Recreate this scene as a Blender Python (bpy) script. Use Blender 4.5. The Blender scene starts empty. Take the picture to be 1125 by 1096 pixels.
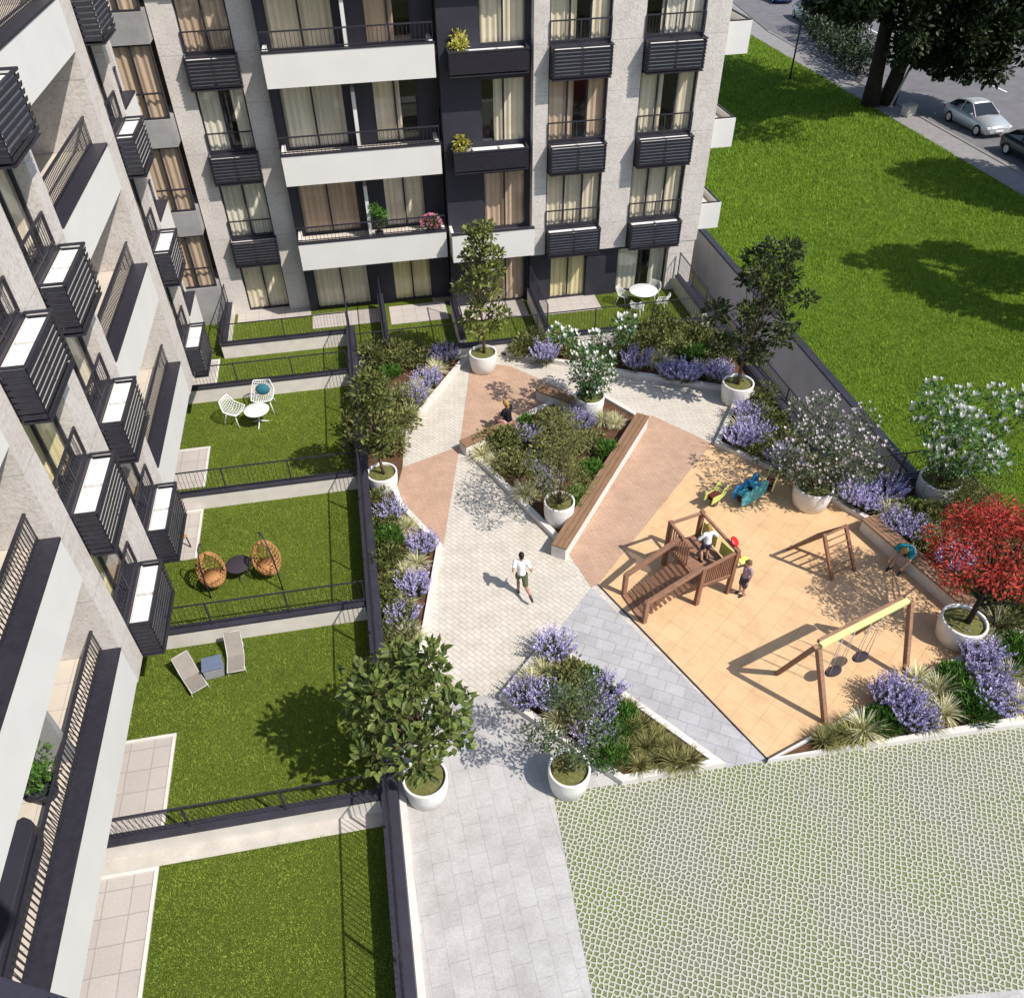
import bpy, bmesh, math, random
from mathutils import Vector, Matrix
random.seed(7)
PI = math.pi
scene = bpy.context.scene
COL = scene.collection
EYE = Vector((0, 0, 15.5))

# ------------------------------------------------------------------ camera
YAW, PITCH, ROLL = math.radians(9.11), math.radians(42.7), math.radians(-1.47)
FPX, CX, CY, PW, PH = 883.0, 547.0, 558.0, 1125.0, 1096.0
_f = Vector((math.sin(YAW)*math.cos(PITCH), math.cos(YAW)*math.cos(PITCH), -math.sin(PITCH)))
_r = Vector((math.cos(YAW), -math.sin(YAW), 0))
_u = _r.cross(_f)
RIGHT = math.cos(ROLL)*_r + math.sin(ROLL)*_u
UP = -math.sin(ROLL)*_r + math.cos(ROLL)*_u
FWD = _f
def P(x, y, z=0.0):
    """survey helper: the point of the level z that was measured at (x, y)"""
    d = RIGHT*((x-CX)/FPX) - UP*((y-CY)/FPX) + FWD
    t = (z-EYE.z)/d.z
    return EYE + d*t
cd = bpy.data.cameras.new('camera')
cam = bpy.data.objects.new('camera', cd); COL.objects.link(cam)
mw = Matrix((RIGHT, UP, -FWD)).transposed().to_4x4(); mw.translation = EYE
cam.matrix_world = mw
cd.sensor_fit = 'HORIZONTAL'; cd.sensor_width = 36; cd.lens = FPX/PW*36
cd.shift_x = (PW/2-CX)/PW; cd.shift_y = (CY-PH/2)/PW
cd.clip_start = 0.05; cd.clip_end = 1000
scene.camera = cam

# ------------------------------------------------------------------ light
SUN = Vector((0.60, -0.55, 1.0)).normalized()
w = bpy.data.worlds.new('World'); scene.world = w; w.use_nodes = True
nt = w.node_tree; bg = nt.nodes['Background']
sky = nt.nodes.new('ShaderNodeTexSky'); sky.sky_type = 'NISHITA'; sky.sun_disc = False
sky.sun_elevation = math.asin(SUN.z); sky.sun_rotation = math.atan2(SUN.x, SUN.y)
nt.links.new(sky.outputs[0], bg.inputs[0]); bg.inputs[1].default_value = 0.13
ld = bpy.data.lights.new('sun', 'SUN'); ld.energy = 4.2; ld.angle = math.radians(0.5); ld.color = (1.0, 0.94, 0.86)
lo = bpy.data.objects.new('sun', ld); COL.objects.link(lo)
lo.rotation_euler = SUN.to_track_quat('Z', 'Y').to_euler(); lo.location = (20, -20, 40)
vs = scene.view_settings; vs.view_transform = 'Standard'; vs.look = 'None'; vs.gamma = 1; vs.exposure = 0.38
try: scene.cycles.max_bounces = 6; scene.cycles.transparent_max_bounces = 12
except Exception: pass

# ------------------------------------------------------------------ materials
def srgb(r, g, b):
    f = lambda c: (c/255)/12.92 if c/255 <= .04045 else ((c/255+.055)/1.055)**2.4
    return (f(r), f(g), f(b), 1)
def C(v):
    return (v[0], v[1], v[2], 1)
class NT:
    def __init__(s, name):
        s.m = bpy.data.materials.new(name); s.m.use_nodes = True
        s.t = s.m.node_tree; s.b = s.t.nodes['Principled BSDF']; s.out = s.t.nodes['Material Output']
    def n(s, typ, **kw):
        nd = s.t.nodes.new(typ)
        for k, v in kw.items():
            if k in nd.inputs: nd.inputs[k].default_value = v
            else: setattr(nd, k, v)
        return nd
    def l(s, a, b): s.t.links.new(a, b)
    def coord(s, rot=0.0, scale=(1, 1, 1), world=True, loc=(0, 0, 0)):
        if world: src = s.n('ShaderNodeNewGeometry').outputs['Position']
        else: src = s.n('ShaderNodeTexCoord').outputs['Object']
        mp = s.n('ShaderNodeMapping'); mp.inputs['Rotation'].default_value = (0, 0, rot)
        mp.inputs['Scale'].default_value = scale; mp.inputs['Location'].default_value = loc
        s.l(src, mp.inputs[0]); return mp.outputs[0]
    def noise(s, co, scale, detail=4, rough=.55):
        nd = s.n('ShaderNodeTexNoise', Scale=scale, Detail=detail, Roughness=rough)
        s.l(co, nd.inputs['Vector']); return nd.outputs['Fac']
    def ramp(s, fac, stops):
        r = s.n('ShaderNodeValToRGB'); e = r.color_ramp.elements
        while len(e) < len(stops): e.new(.5)
        for el, (p, c) in zip(e, stops): el.position = p; el.color = c if len(c) == 4 else C(c)
        s.l(fac, r.inputs[0]); return r.outputs[0]
    def mix(s, fac, a, b, mode='MIX'):
        m = s.n('ShaderNodeMix', data_type='RGBA', blend_type=mode)
        for i, v in ((0, fac), (6, a), (7, b)):
            if hasattr(v, 'is_linked') or isinstance(v, bpy.types.NodeSocket): s.l(v, m.inputs[i])
            else: m.inputs[i].default_value = v
        return m.outputs[2]
    def bump(s, h, strength=.3, dist=.02):
        b = s.n('ShaderNodeBump', Strength=strength, Distance=dist); s.l(h, b.inputs['Height'])
        s.l(b.outputs[0], s.b.inputs['Normal'])
    def base(s, c): s.l(c, s.b.inputs['Base Color'])
    def rough(s, r, spec=.3):
        s.b.inputs['Roughness'].default_value = r; s.b.inputs['Specular IOR Level'].default_value = spec

MT = {}
def plain(name, col, rough=.6, spec=.3, var=.25, scale=6.0, bump=.15, world=True, fine=60, metal=0):
    t = NT(name); co = t.coord(world=world)
    n1 = t.noise(co, scale, 5); n2 = t.noise(co, fine, 3)
    lo_ = tuple(c*(1-var) for c in col[:3]); hi = tuple(min(1, c*(1+var)) for c in col[:3])
    c = t.ramp(n1, [(.3, lo_), (.7, hi)])
    c = t.mix(.35, c, t.ramp(n2, [(.3, lo_), (.7, hi)]))
    t.base(c); t.rough(rough, spec); t.b.inputs['Metallic'].default_value = metal
    if bump: t.bump(n2, bump, .01)
    MT[name] = t.m; return t.m

plain('white_render', (.66, .645, .62), .75, .2, .05, 1.2, .08)
plain('charcoal_panel', (.030, .029, .042), .55, .35, .25, 1.5, .1)
plain('dark_metal', (.028, .026, .036), .45, .4, .3, 8, .05)
plain('coping_metal', (.034, .032, .045), .5, .4, .3, 3, .08)
plain('white_metal', (.72, .72, .70), .4, .4, .05, 3, 0)
plain('ac_casing', (.78, .77, .75), .45, .4, .06, 4, 0)
plain('pale_concrete', (.64, .595, .545), .85, .2, .12, 2.5, .3, fine=35)
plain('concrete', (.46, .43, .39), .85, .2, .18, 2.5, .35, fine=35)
plain('passage_concrete', (.47, .455, .455), .85, .2, .16, 1.2, .3, fine=25)
plain('concrete_grey', (.30, .29, .29), .85, .2, .22, 1.5, .35, fine=25)
plain('kerb_stone', (.62, .59, .55), .8, .2, .12, 3, .2)
plain('pot_glaze', (.70, .68, .65), .8, .2, .16, 3, .4, fine=18)
plain('soil', (.10, .055, .032), .95, .1, .45, 8, .8, fine=40)
plain('moss', (.13, .13, .045), .95, .1, .45, 14, .8, fine=60)
plain('bark', (.11, .075, .05), .9, .15, .4, 12, .6)
plain('dark_bark', (.035, .028, .022), .9, .15, .4, 6, .8)
plain('sling_fabric', (.25, .225, .195), .8, .2, .12, 6, .1)
plain('blue_grey_top', (.13, .16, .24), .5, .3, .15, 8, .05)
plain('teal_fabric', (.02, .22, .26), .85, .2, .2, 9, .1)
plain('cushion_teal', (.03, .13, .17), .85, .2, .2, 9, .1)
plain('yellow_panel', (.62, .66, .16), .5, .4, .1, 5, 0)
plain('beam_paint', (.64, .67, .27), .45, .4, .1, 5, 0)
plain('lime_paint', (.50, .58, .16), .45, .4, .1, 5, 0)
plain('red_plastic', (.60, .015, .012), .4, .5, .1, 8, 0)
plain('maroon_paint', (.11, .022, .02), .5, .4, .2, 8, 0)
plain('blue_paint', (.05, .25, .50), .5, .4, .15, 5, 0)
plain('aqua_paint', (.08, .36, .42), .5, .4, .15, 5, 0)
plain('rubber', (.045, .035, .045), .8, .2, .2, 8, .1)
plain('tyre', (.02, .02, .02), .85, .2, .2, 8, .1)
plain('wicker', (.44, .22, .085), .7, .3, .3, 20, .4, world=False)
plain('skin_light', (.50, .30, .21), .55, .35, .06, 6, 0)
plain('skin_tan', (.36, .20, .13), .55, .35, .06, 6, 0)
plain('cloth_white', (.78, .78, .76), .85, .15, .05, 9, .2)
plain('cloth_mauve', (.34, .27, .31), .85, .15, .12, 9, .2)
plain('cloth_pink', (.62, .36, .34), .85, .15, .10, 9, .2)
plain('cloth_green', (.09, .11, .06), .85, .15, .35, 25, .2)
plain('cloth_black', (.012, .012, .016), .85, .15, .2, 9, .2)
plain('cloth_slate', (.07, .065, .09), .85, .15, .2, 9, .2)
plain('cloth_grey', (.28, .28, .29), .85, .15, .2, 9, .2)
plain('hair_black', (.010, .007, .006), .6, .3, .3, 20, .2)
plain('hair_blond', (.36, .22, .06), .6, .3, .3, 20, .2)
plain('hair_brown', (.12, .07, .035), .6, .3, .3, 20, .2)
plain('shoe_dark', (.03, .03, .035), .6, .3, .2, 9, 0)
plain('car_silver', (.50, .52, .54), .3, .6, .05, 2, 0, metal=.4)
plain('car_dark', (.02, .022, .028), .25, .6, .1, 2, 0)
plain('car_white', (.72, .72, .66), .35, .5, .05, 2, 0)
plain('car_blue', (.03, .09, .32), .35, .5, .05, 2, 0)
plain('car_glass', (.015, .018, .022), .08, .7, .1, 2, 0)
plain('room_floor', (.38, .30, .21), .6, .3, .15, 2, 0)
plain('room_wall', (.42, .36, .27), .9, .2, .12, .8, 0)
plain('asphalt', (.155, .15, .158), .9, .2, .22, 1.2, .4, fine=40)
plain('pavement_stone', (.25, .24, .235), .9, .2, .18, 2, .3)
plain('line_paint', (.7, .7, .68), .8, .2, .12, 6, 0)
plain('pale_steel', (.5, .48, .45), .5, .4, .15, 6, 0)

def stone(name='travertine'):
    t = NT(name); co = t.coord()
    n1 = t.noise(co, 1.6, 6, .62); n2 = t.noise(co, 14, 6, .7); n3 = t.noise(t.coord(scale=(1, 1, 3)), 9, 5, .65)
    c = t.ramp(n1, [(.28, (.46, .415, .38)), (.5, (.58, .54, .505)), (.75, (.66, .625, .59))])
    c = t.mix(.55, c, t.ramp(n2, [(.33, (.39, .34, .305)), (.5, (.60, .555, .52)), (.72, (.70, .665, .63))]))
    pit = t.ramp(n3, [(.30, (.25, .22, .2)), (.36, (1, 1, 1))])
    c = t.mix(.5, c, pit, 'MULTIPLY')
    sx = t.n('ShaderNodeSeparateXYZ'); t.l(t.n('ShaderNodeNewGeometry').outputs['Position'], sx.inputs[0])
    fr = t.n('ShaderNodeMath', operation='FRACT'); dv_ = t.n('ShaderNodeMath', operation='DIVIDE'); t.l(sx.outputs['Z'], dv_.inputs[0]); dv_.inputs[1].default_value = 1.5; t.l(dv_.outputs[0], fr.inputs[0])
    jn = t.ramp(fr.outputs[0], [(.0, (.62, .60, .58)), (.009, (1, 1, 1))]); jn.node.color_ramp.interpolation = 'CONSTANT'
    c = t.mix(.8, c, jn, 'MULTIPLY')
    t.base(c); t.rough(.85, .2); t.bump(n2, .55, .03); MT[name] = t.m
stone()

def boards(name, a, b, along, width, rough=.65):
    """wood: fine grain stretched along one object axis"""
    t = NT(name); sc = [14, 14, 14]; sc[along] = 1.2
    co = t.coord(world=False, scale=sc)
    n = t.noise(co, 1.6, 6, .6); n2 = t.noise(co, 6, 3)
    c = t.ramp(n, [(.3, a), (.7, b)]); c = t.mix(.3, c, t.ramp(n2, [(.35, a), (.65, b)]))
    t.base(c); t.rough(rough, .3); t.bump(n2, .15, .01); MT[name] = t.m
boards('bench_wood', (.155, .085, .048), (.31, .19, .115), 0, .1)
boards('play_wood', (.15, .068, .040), (.31, .16, .10), 2, .1)
boards('play_wood_rail', (.18, .09, .055), (.37, .21, .135), 0, .1)
boards('brown_cladding', (.06, .036, .026), (.14, .085, .055), 2, .1)

def pavers(name, c1, c2, mort, rot, bw, bh, ms, bump=.3, var=None, off=.5, dirt=.25, mixamt=.5):
    t = NT(name); co = t.coord(rot=rot)
    br = t.n('ShaderNodeTexBrick', Scale=1.0); br.offset = off; br.offset_frequency = 2; br.squash = 1
    br.inputs['Brick Width'].default_value = bw; br.inputs['Row Height'].default_value = bh
    br.inputs['Mortar Size'].default_value = ms; br.inputs['Mortar Smooth'].default_value = .3
    br.inputs['Color1'].default_value = C(c1); br.inputs['Color2'].default_value = C(c2); br.inputs['Mortar'].default_value = C(mort)
    t.l(co, br.inputs['Vector'])
    n1 = t.noise(t.coord(), .7, 6, .6); n2 = t.noise(t.coord(), 22, 4, .6)
    c = t.mix(dirt, br.outputs['Color'], t.ramp(n1, [(.3, (.55, .52, .5)), (.65, (1.0, 1.0, 1.0))]), 'MULTIPLY')
    c = t.mix(dirt, c, t.ramp(n2, [(.3, (.6, .6, .6)), (.6, (1, 1, 1))]), 'MULTIPLY')
    t.base(c); t.rough(.85, .2)
    add = t.n('ShaderNodeMath', operation='MULTIPLY_ADD'); t.l(n2, add.inputs[0]); add.inputs[1].default_value = .25
    inv = t.n('ShaderNodeMath', operation='SUBTRACT'); inv.inputs[0].default_value = 1; t.l(br.outputs['Fac'], inv.inputs[1])
    t.l(inv.outputs[0], add.inputs[2]); t.bump(add.outputs[0], bump, .012); MT[name] = t.m
pavers('cream_pavers', (.62, .575, .505), (.565, .525, .455), (.45, .41, .355), math.radians(52), .24, .12, .012, .35, dirt=.16)
pavers('grey_pavers', (.53, .515, .50), (.49, .475, .465), (.42, .405, .395), math.radians(87), .60, .36, .009, .3, dirt=.42)
pavers('grey_pavers_turned', (.47, .465, .47), (.42, .415, .43), (.32, .32, .335), math.radians(33), .46, .30, .010, .3, dirt=.28)
pavers('terracotta_pavers', (.52, .35, .25), (.47, .315, .228), (.38, .25, .18), math.radians(40), .20, .10, .008, .25, dirt=.18)
pavers('rubber_tiles', (.68, .455, .255), (.655, .44, .245), (.57, .375, .21), math.radians(-38), .5, .5, .012, .15, off=0, dirt=.12)
pavers('terrace_slabs', (.50, .455, .42), (.46, .42, .39), (.34, .31, .29), 0, .5, .5, .012, .2, off=0, dirt=.22)
pavers('balcony_tiles', (.60, .54, .46), (.57, .51, .44), (.40, .36, .31), 0, .6, .6, .008, .1, off=0, dirt=.15)

def scuffed(name):
    m_ = MT[name]; nt_ = m_.node_tree; b_ = nt_.nodes['Principled BSDF']; src = b_.inputs['Base Color'].links[0].from_socket
    g_ = nt_.nodes.new('ShaderNodeNewGeometry'); n_ = nt_.nodes.new('ShaderNodeTexNoise'); n_.inputs['Scale'].default_value = 1.7; n_.inputs['Detail'].default_value = 8; n_.inputs['Roughness'].default_value = .72
    nt_.links.new(g_.outputs['Position'], n_.inputs['Vector']); r_ = nt_.nodes.new('ShaderNodeValToRGB'); r_.color_ramp.elements[0].position = .36; r_.color_ramp.elements[0].color = (.74, .72, .70, 1); r_.color_ramp.elements[1].position = .56; r_.color_ramp.elements[1].color = (1, 1, 1, 1)
    nt_.links.new(n_.outputs['Fac'], r_.inputs[0]); x_ = nt_.nodes.new('ShaderNodeMix'); x_.data_type = 'RGBA'; x_.blend_type = 'MULTIPLY'; x_.inputs[0].default_value = .55
    nt_.links.new(src, x_.inputs[6]); nt_.links.new(r_.outputs[0], x_.inputs[7]); nt_.links.new(x_.outputs[2], b_.inputs['Base Color'])
for nm in ('rubber_tiles', 'cream_pavers', 'grey_pavers', 'terracotta_pavers', 'grey_pavers_turned'): scuffed(nm)
def turf(name, dark, mid, light, sc=1.0):
    t = NT(name); co = t.coord()
    n0 = t.noise(co, .35, 4, .6); n1 = t.noise(co, 7*sc, 5, .7); n2 = t.noise(co, 30*sc, 3, .7)
    c = t.ramp(n1, [(.30, dark), (.5, mid), (.70, light)])
    c = t.mix(.5, c, t.ramp(n2, [(.32, dark), (.5, mid), (.68, light)]))
    c = t.mix(.45, c, t.ramp(n0, [(.3, (.62, .68, .6)), (.7, (1.15, 1.1, 1.0))]), 'MULTIPLY')
    t.base(c); t.rough(.9, .1)
    a = t.n('ShaderNodeMath', operation='ADD'); t.l(n1, a.inputs[0]); t.l(n2, a.inputs[1])
    t.bump(a.outputs[0], 1.0, .10); MT[name] = t.m
turf('garden_turf', (.065, .105, .012), (.150, .205, .030), (.260, .320, .060), 1.5)
turf('field_turf', (.055, .105, .009), (.130, .215, .022), (.225, .320, .042), .8)
turf('rough_ground', (.05, .06, .02), (.09, .10, .03), (.14, .14, .05), .8)

def cellpavers(name='grass_cells'):
    t = NT(name); co = t.coord(rot=.5)
    vo = t.n('ShaderNodeTexVoronoi', Scale=10.4, Randomness=.5, voronoi_dimensions='2D'); vo.feature = 'DISTANCE_TO_EDGE'
    t.l(co, vo.inputs['Vector'])
    vc = t.n('ShaderNodeTexVoronoi', Scale=10.4, Randomness=.5, voronoi_dimensions='2D'); t.l(co, vc.inputs['Vector'])
    n1 = t.noise(t.coord(), .55, 4); n2 = t.noise(t.coord(), 45, 4, .7)
    grass = t.ramp(n1, [(.35, (.20, .20, .145)), (.5, (.185, .205, .10)), (.68, (.165, .225, .07))])
    grass = t.mix(.65, grass, t.ramp(n2, [(.3, (.35, .35, .35)), (.7, (1.5, 1.5, 1.5))]), 'MULTIPLY')
    con = t.ramp(n2, [(.3, (.39, .385, .32)), (.7, (.54, .53, .455))])
    wv = t.n('ShaderNodeMath', operation='MULTIPLY_ADD'); t.l(n2, wv.inputs[0]); wv.inputs[1].default_value = .16; wv.inputs[2].default_value = -.08
    sm = t.n('ShaderNodeMath', operation='ADD'); t.l(vo.outputs['Distance'], sm.inputs[0]); t.l(wv.outputs[0], sm.inputs[1])
    f = t.ramp(sm.outputs[0], [(.11, (0, 0, 0)), (.22, (1, 1, 1))])
    c = t.mix(f, con, grass); t.base(c); t.rough(.9, .15)
    inv = t.n('ShaderNodeInvert'); t.l(f, inv.inputs['Color'])
    ad = t.n('ShaderNodeMath', operation='MULTIPLY_ADD'); t.l(n2, ad.inputs[0]); ad.inputs[1].default_value = .5; t.l(inv.outputs[0], ad.inputs[2])
    t.bump(ad.outputs[0], .8, .03); MT[name] = t.m
cellpavers()

def leafmat(name, dark, light, trans=.25, rough=.5, spec=.35):
    t = NT(name); g = t.n('ShaderNodeNewGeometry')
    oi = t.n('ShaderNodeObjectInfo')
    c = t.ramp(g.outputs['Random Per Island'], [(.0, dark), (.75, light), (1.0, tuple(min(1, x*1.45) for x in light))])
    hs = t.n('ShaderNodeHueSaturation'); mr = t.n('ShaderNodeMapRange'); t.l(oi.outputs['Random'], mr.inputs[0])
    mr.inputs[3].default_value = .8; mr.inputs[4].default_value = 1.2; t.l(mr.outputs[0], hs.inputs['Value']); t.l(c, hs.inputs['Color'])
    t.base(hs.outputs[0]); t.rough(rough, spec)
    tr = t.n('ShaderNodeBsdfTranslucent'); t.l(hs.outputs[0], tr.inputs[0])
    mx = t.n('ShaderNodeMixShader'); mx.inputs[0].default_value = trans
    t.l(t.b.outputs[0], mx.inputs[1]); t.l(tr.outputs[0], mx.inputs[2]); t.l(mx.outputs[0], t.out.inputs[0])
    MT[name] = t.m
leafmat('leaf_magnolia', (.045, .075, .018), (.17, .215, .055), .2, .5, .25)
leafmat('leaf_tall', (.045, .062, .014), (.165, .185, .045), .25)
leafmat('leaf_dark', (.022, .040, .012), (.075, .095, .028), .22)
leafmat('leaf_flowering', (.024, .080, .022), (.090, .175, .055), .2)
leafmat('leaf_variegated', (.035, .060, .025), (.15, .18, .09), .2)
leafmat('leaf_maple', (.20, .018, .015), (.52, .070, .045), .32)
leafmat('leaf_airy', (.035, .060, .022), (.10, .14, .060), .25)
leafmat('leaf_olive', (.075, .088, .022), (.205, .210, .070), .25)
leafmat('leaf_bright', (.045, .110, .018), (.110, .230, .040), .25)
leafmat('leaf_hedge', (.045, .058, .015), (.135, .150, .042), .25)
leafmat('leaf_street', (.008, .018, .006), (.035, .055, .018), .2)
leafmat('petal_white', (.66, .66, .60), (.80, .80, .76), .3, .6, .2)
leafmat('petal_blush', (.48, .42, .44), (.70, .64, .66), .3, .6, .2)
leafmat('petal_lavender', (.27, .24, .42), (.50, .46, .67), .2, .7, .2)
leafmat('petal_pink', (.45, .08, .14), (.70, .30, .38), .2, .7, .2)
leafmat('petal_yellow', (.35, .33, .05), (.62, .58, .16), .25, .7, .2)
leafmat('stem_sage', (.06, .085, .035), (.16, .18, .09), .2, .7, .2)
leafmat('blade_straw', (.30, .29, .12), (.74, .70, .46), .25, .7, .2)
leafmat('blade_olive', (.09, .10, .025), (.30, .28, .11), .25, .7, .2)
leafmat('blade_turf', (.045, .095, .008), (.16, .24, .028), .3, .7, .15)

def glassmat():
    t = NT('window_glass'); t.t.nodes.remove(t.b)
    tr = t.n('ShaderNodeBsdfTransparent'); tr.inputs[0].default_value = (.95, .96, .95, 1)
    gl = t.n('ShaderNodeBsdfGlossy'); gl.inputs['Roughness'].default_value = .02
    fr = t.n('ShaderNodeLayerWeight', Blend=.5); pw = t.n('ShaderNodeMath', operation='POWER'); t.l(fr.outputs['Facing'], pw.inputs[0]); pw.inputs[1].default_value = 3.5
    ml = t.n('ShaderNodeMath', operation='MULTIPLY_ADD'); t.l(pw.outputs[0], ml.inputs[0]); ml.inputs[1].default_value = .55; ml.inputs[2].default_value = .075
    mx = t.n('ShaderNodeMixShader'); t.l(ml.outputs[0], mx.inputs[0]); t.l(tr.outputs[0], mx.inputs[1]); t.l(gl.outputs[0], mx.inputs[2])
    t.l(mx.outputs[0], t.out.inputs[0]); MT['glass'] = t.m
glassmat()
def curtain(name, a, b):
    t = NT(name); co = t.coord()
    n = t.noise(t.coord(scale=(9, 9, .25)), 1.0, 4, .6)
    n2 = t.noise(co, .8, 3)
    c = t.ramp(n, [(.3, a), (.7, b)]); c = t.mix(.4, c, t.ramp(n2, [(.35, (.8, .77, .73)), (.65, (1, 1, 1))]), 'MULTIPLY')
    t.base(c); t.rough(.9, .1); MT[name] = t.m
curtain('curtain_tan', (.66, .56, .41), (.87, .78, .62))
curtain('curtain_cream', (.64, .58, .47), (.84, .79, .68))
curtain('curtain_olive', (.62, .53, .28), (.86, .76, .46))
curtain('curtain_brown', (.46, .33, .24), (.68, .52, .39))

# ------------------------------------------------------------------ mesh builder
class MB:
    def __init__(s, L=None): s.v = []; s.f = []; s.L = L; s.smooth = []
    def pt(s, p):
        p = Vector(p) if s.L is None else Vector(s.L(*p)); s.v.append(p); return len(s.v)-1
    def face(s, ids, sm=False): s.f.append(tuple(ids)); s.smooth.append(sm)
    def hexa(s, c):
        i = [s.pt(p) for p in c]
        for q in ((0, 3, 2, 1), (4, 5, 6, 7), (0, 1, 5, 4), (1, 2, 6, 5), (2, 3, 7, 6), (3, 0, 4, 7)): s.face([i[k] for k in q])
    def box(s, x0, y0, z0, x1, y1, z1):
        s.hexa([(x0, y0, z0), (x1, y0, z0), (x1, y1, z0), (x0, y1, z0), (x0, y0, z1), (x1, y0, z1), (x1, y1, z1), (x0, y1, z1)])
    def bar(s, p, q, wd, ht, up=(0, 0, 1)):
        p, q = Vector(p), Vector(q); d = (q-p).normalized(); up = Vector(up)
        if abs(d.dot(up)) > .99: up = Vector((0, 1, 0))
        a = d.cross(up).normalized()*wd/2; b = a.cross(d).normalized()*ht/2
        s.hexa([p-a-b, p+a-b, p+a+b, p-a+b, q-a-b, q+a-b, q+a+b, q-a+b])
    def tube(s, pts, rs, n=8, cap=True, sm=True):
        pts = [Vector(p) for p in pts]
        if not hasattr(rs, '__len__'): rs = [rs]*len(pts)
        prev = None; up = Vector((0, 0, 1))
        for k, p in enumerate(pts):
            d = (pts[min(k+1, len(pts)-1)]-pts[max(k-1, 0)]).normalized()
            ref = up if abs(d.z) < .95 else Vector((1, 0, 0))
            a = d.cross(ref).normalized(); b = d.cross(a)
            ring = [s.pt(p+(a*math.cos(2*PI*j/n)+b*math.sin(2*PI*j/n))*rs[k]) for j in range(n)]
            if prev:
                for j in range(n): s.face((prev[j], prev[(j+1) % n], ring[(j+1) % n], ring[j]), sm)
            elif cap: s.face(ring[::-1])
            prev = ring
        if cap: s.face(prev)
    def lathe(s, prof, c=(0, 0, 0), n=32, sm=True, sx=1, sy=1):
        prev = None
        for r, z in prof:
            ring = [s.pt((c[0]+math.cos(2*PI*j/n)*r*sx, c[1]+math.sin(2*PI*j/n)*r*sy, c[2]+z)) for j in range(n)]
            if prev:
                for j in range(n): s.face((prev[j], prev[(j+1) % n], ring[(j+1) % n], ring[j]), sm)
            prev = ring
    def disc(s, c, r, n=32, sx=1, sy=1):
        s.face([s.pt((c[0]+math.cos(2*PI*j/n)*r*sx, c[1]+math.sin(2*PI*j/n)*r*sy, c[2])) for j in range(n)])
    def ball(s, c, r, n=10, m=6):
        rx, ry, rz = r if hasattr(r, '__len__') else (r, r, r); prev = None
        for k in range(m+1):
            th = PI*k/m; z = -math.cos(th)*rz; q = max(1e-4, math.sin(th))
            ring = [s.pt((c[0]+math.cos(2*PI*j/n)*rx*q, c[1]+math.sin(2*PI*j/n)*ry*q, c[2]+z)) for j in range(n)]
            if prev:
                for j in range(n): s.face((prev[j], prev[(j+1) % n], ring[(j+1) % n], ring[j]), True)
            prev = ring
    def prism(s, pts, z0, z1, bottom=True):
        n = len(pts); area = sum(pts[i][0]*pts[(i+1) % n][1]-pts[(i+1) % n][0]*pts[i][1] for i in range(n))
        if area < 0: pts = pts[::-1]
        lo_ = [s.pt((p[0], p[1], z0)) for p in pts]; hi = [s.pt((p[0], p[1], z1)) for p in pts]
        s.face(hi)
        if bottom: s.face(lo_[::-1])
        for i in range(n): s.face((lo_[i], lo_[(i+1) % n], hi[(i+1) % n], hi[i]))
    def sheet(s, pts, z):
        n = len(pts); area = sum(pts[i][0]*pts[(i+1) % n][1]-pts[(i+1) % n][0]*pts[i][1] for i in range(n))
        if area < 0: pts = pts[::-1]
        s.face([s.pt((p[0], p[1], z)) for p in pts])
    def leaf(s, p, d, nrm, ln, wd, fold=.25, curl=0.0):
        """six-point leaf folded at its midrib"""
        d = d.normalized(); a = d.cross(nrm)
        if a.length < 1e-3: a = d.cross(Vector((.3, .5, .8)))
        a.normalize(); n_ = a.cross(d)
        tip = p+d*ln-n_*(curl*ln)
        m1 = p+d*(ln*.33); m2 = p+d*(ln*.72)-n_*(curl*ln*.45)
        i = [s.pt(q) for q in (p, m1+a*wd*.5+n_*fold*wd*.5, m2+a*wd*.36+n_*fold*wd*.4, tip, m2-a*wd*.36+n_*fold*wd*.4, m1-a*wd*.5+n_*fold*wd*.5)]
        s.face((i[0], i[1], i[2], i[3])); s.face((i[0], i[3], i[4], i[5]))
    def dia(s, p, d, nrm, ln, wd):
        d = d.normalized(); a = d.cross(nrm)
        if a.length < 1e-3: a = d.cross(Vector((.3, .5, .8)))
        a.normalize()
        i = [s.pt(q) for q in (p, p+d*ln*.5+a*wd*.5, p+d*ln, p+d*ln*.5-a*wd*.5)]; s.face(i)
    def mesh(s, name, mat, recalc=False):
        me = bpy.data.meshes.new(name); me.from_pydata([tuple(v) for v in s.v], [], s.f)
        if recalc:
            bm = bmesh.new(); bm.from_mesh(me); bmesh.ops.recalc_face_normals(bm, faces=bm.faces); bm.to_mesh(me); bm.free()
        if any(s.smooth): me.polygons.foreach_set('use_smooth', s.smooth)
        if mat: me.materials.append(MT[mat] if isinstance(mat, str) else mat)
        me.update(); return me
    def build(s, name, mat, parent=None, loc=None, rz=None, recalc=True, bevel=0):
        o = bpy.data.objects.new(name, s.mesh(name, mat, recalc)); COL.objects.link(o)
        if parent: o.parent = parent
        if loc: o.location = loc
        if rz: o.rotation_euler.z = rz
        if bevel:
            b = o.modifiers.new('bevel', 'BEVEL'); b.width = bevel; b.segments = 2; b.limit_method = 'ANGLE'
        return o

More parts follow.
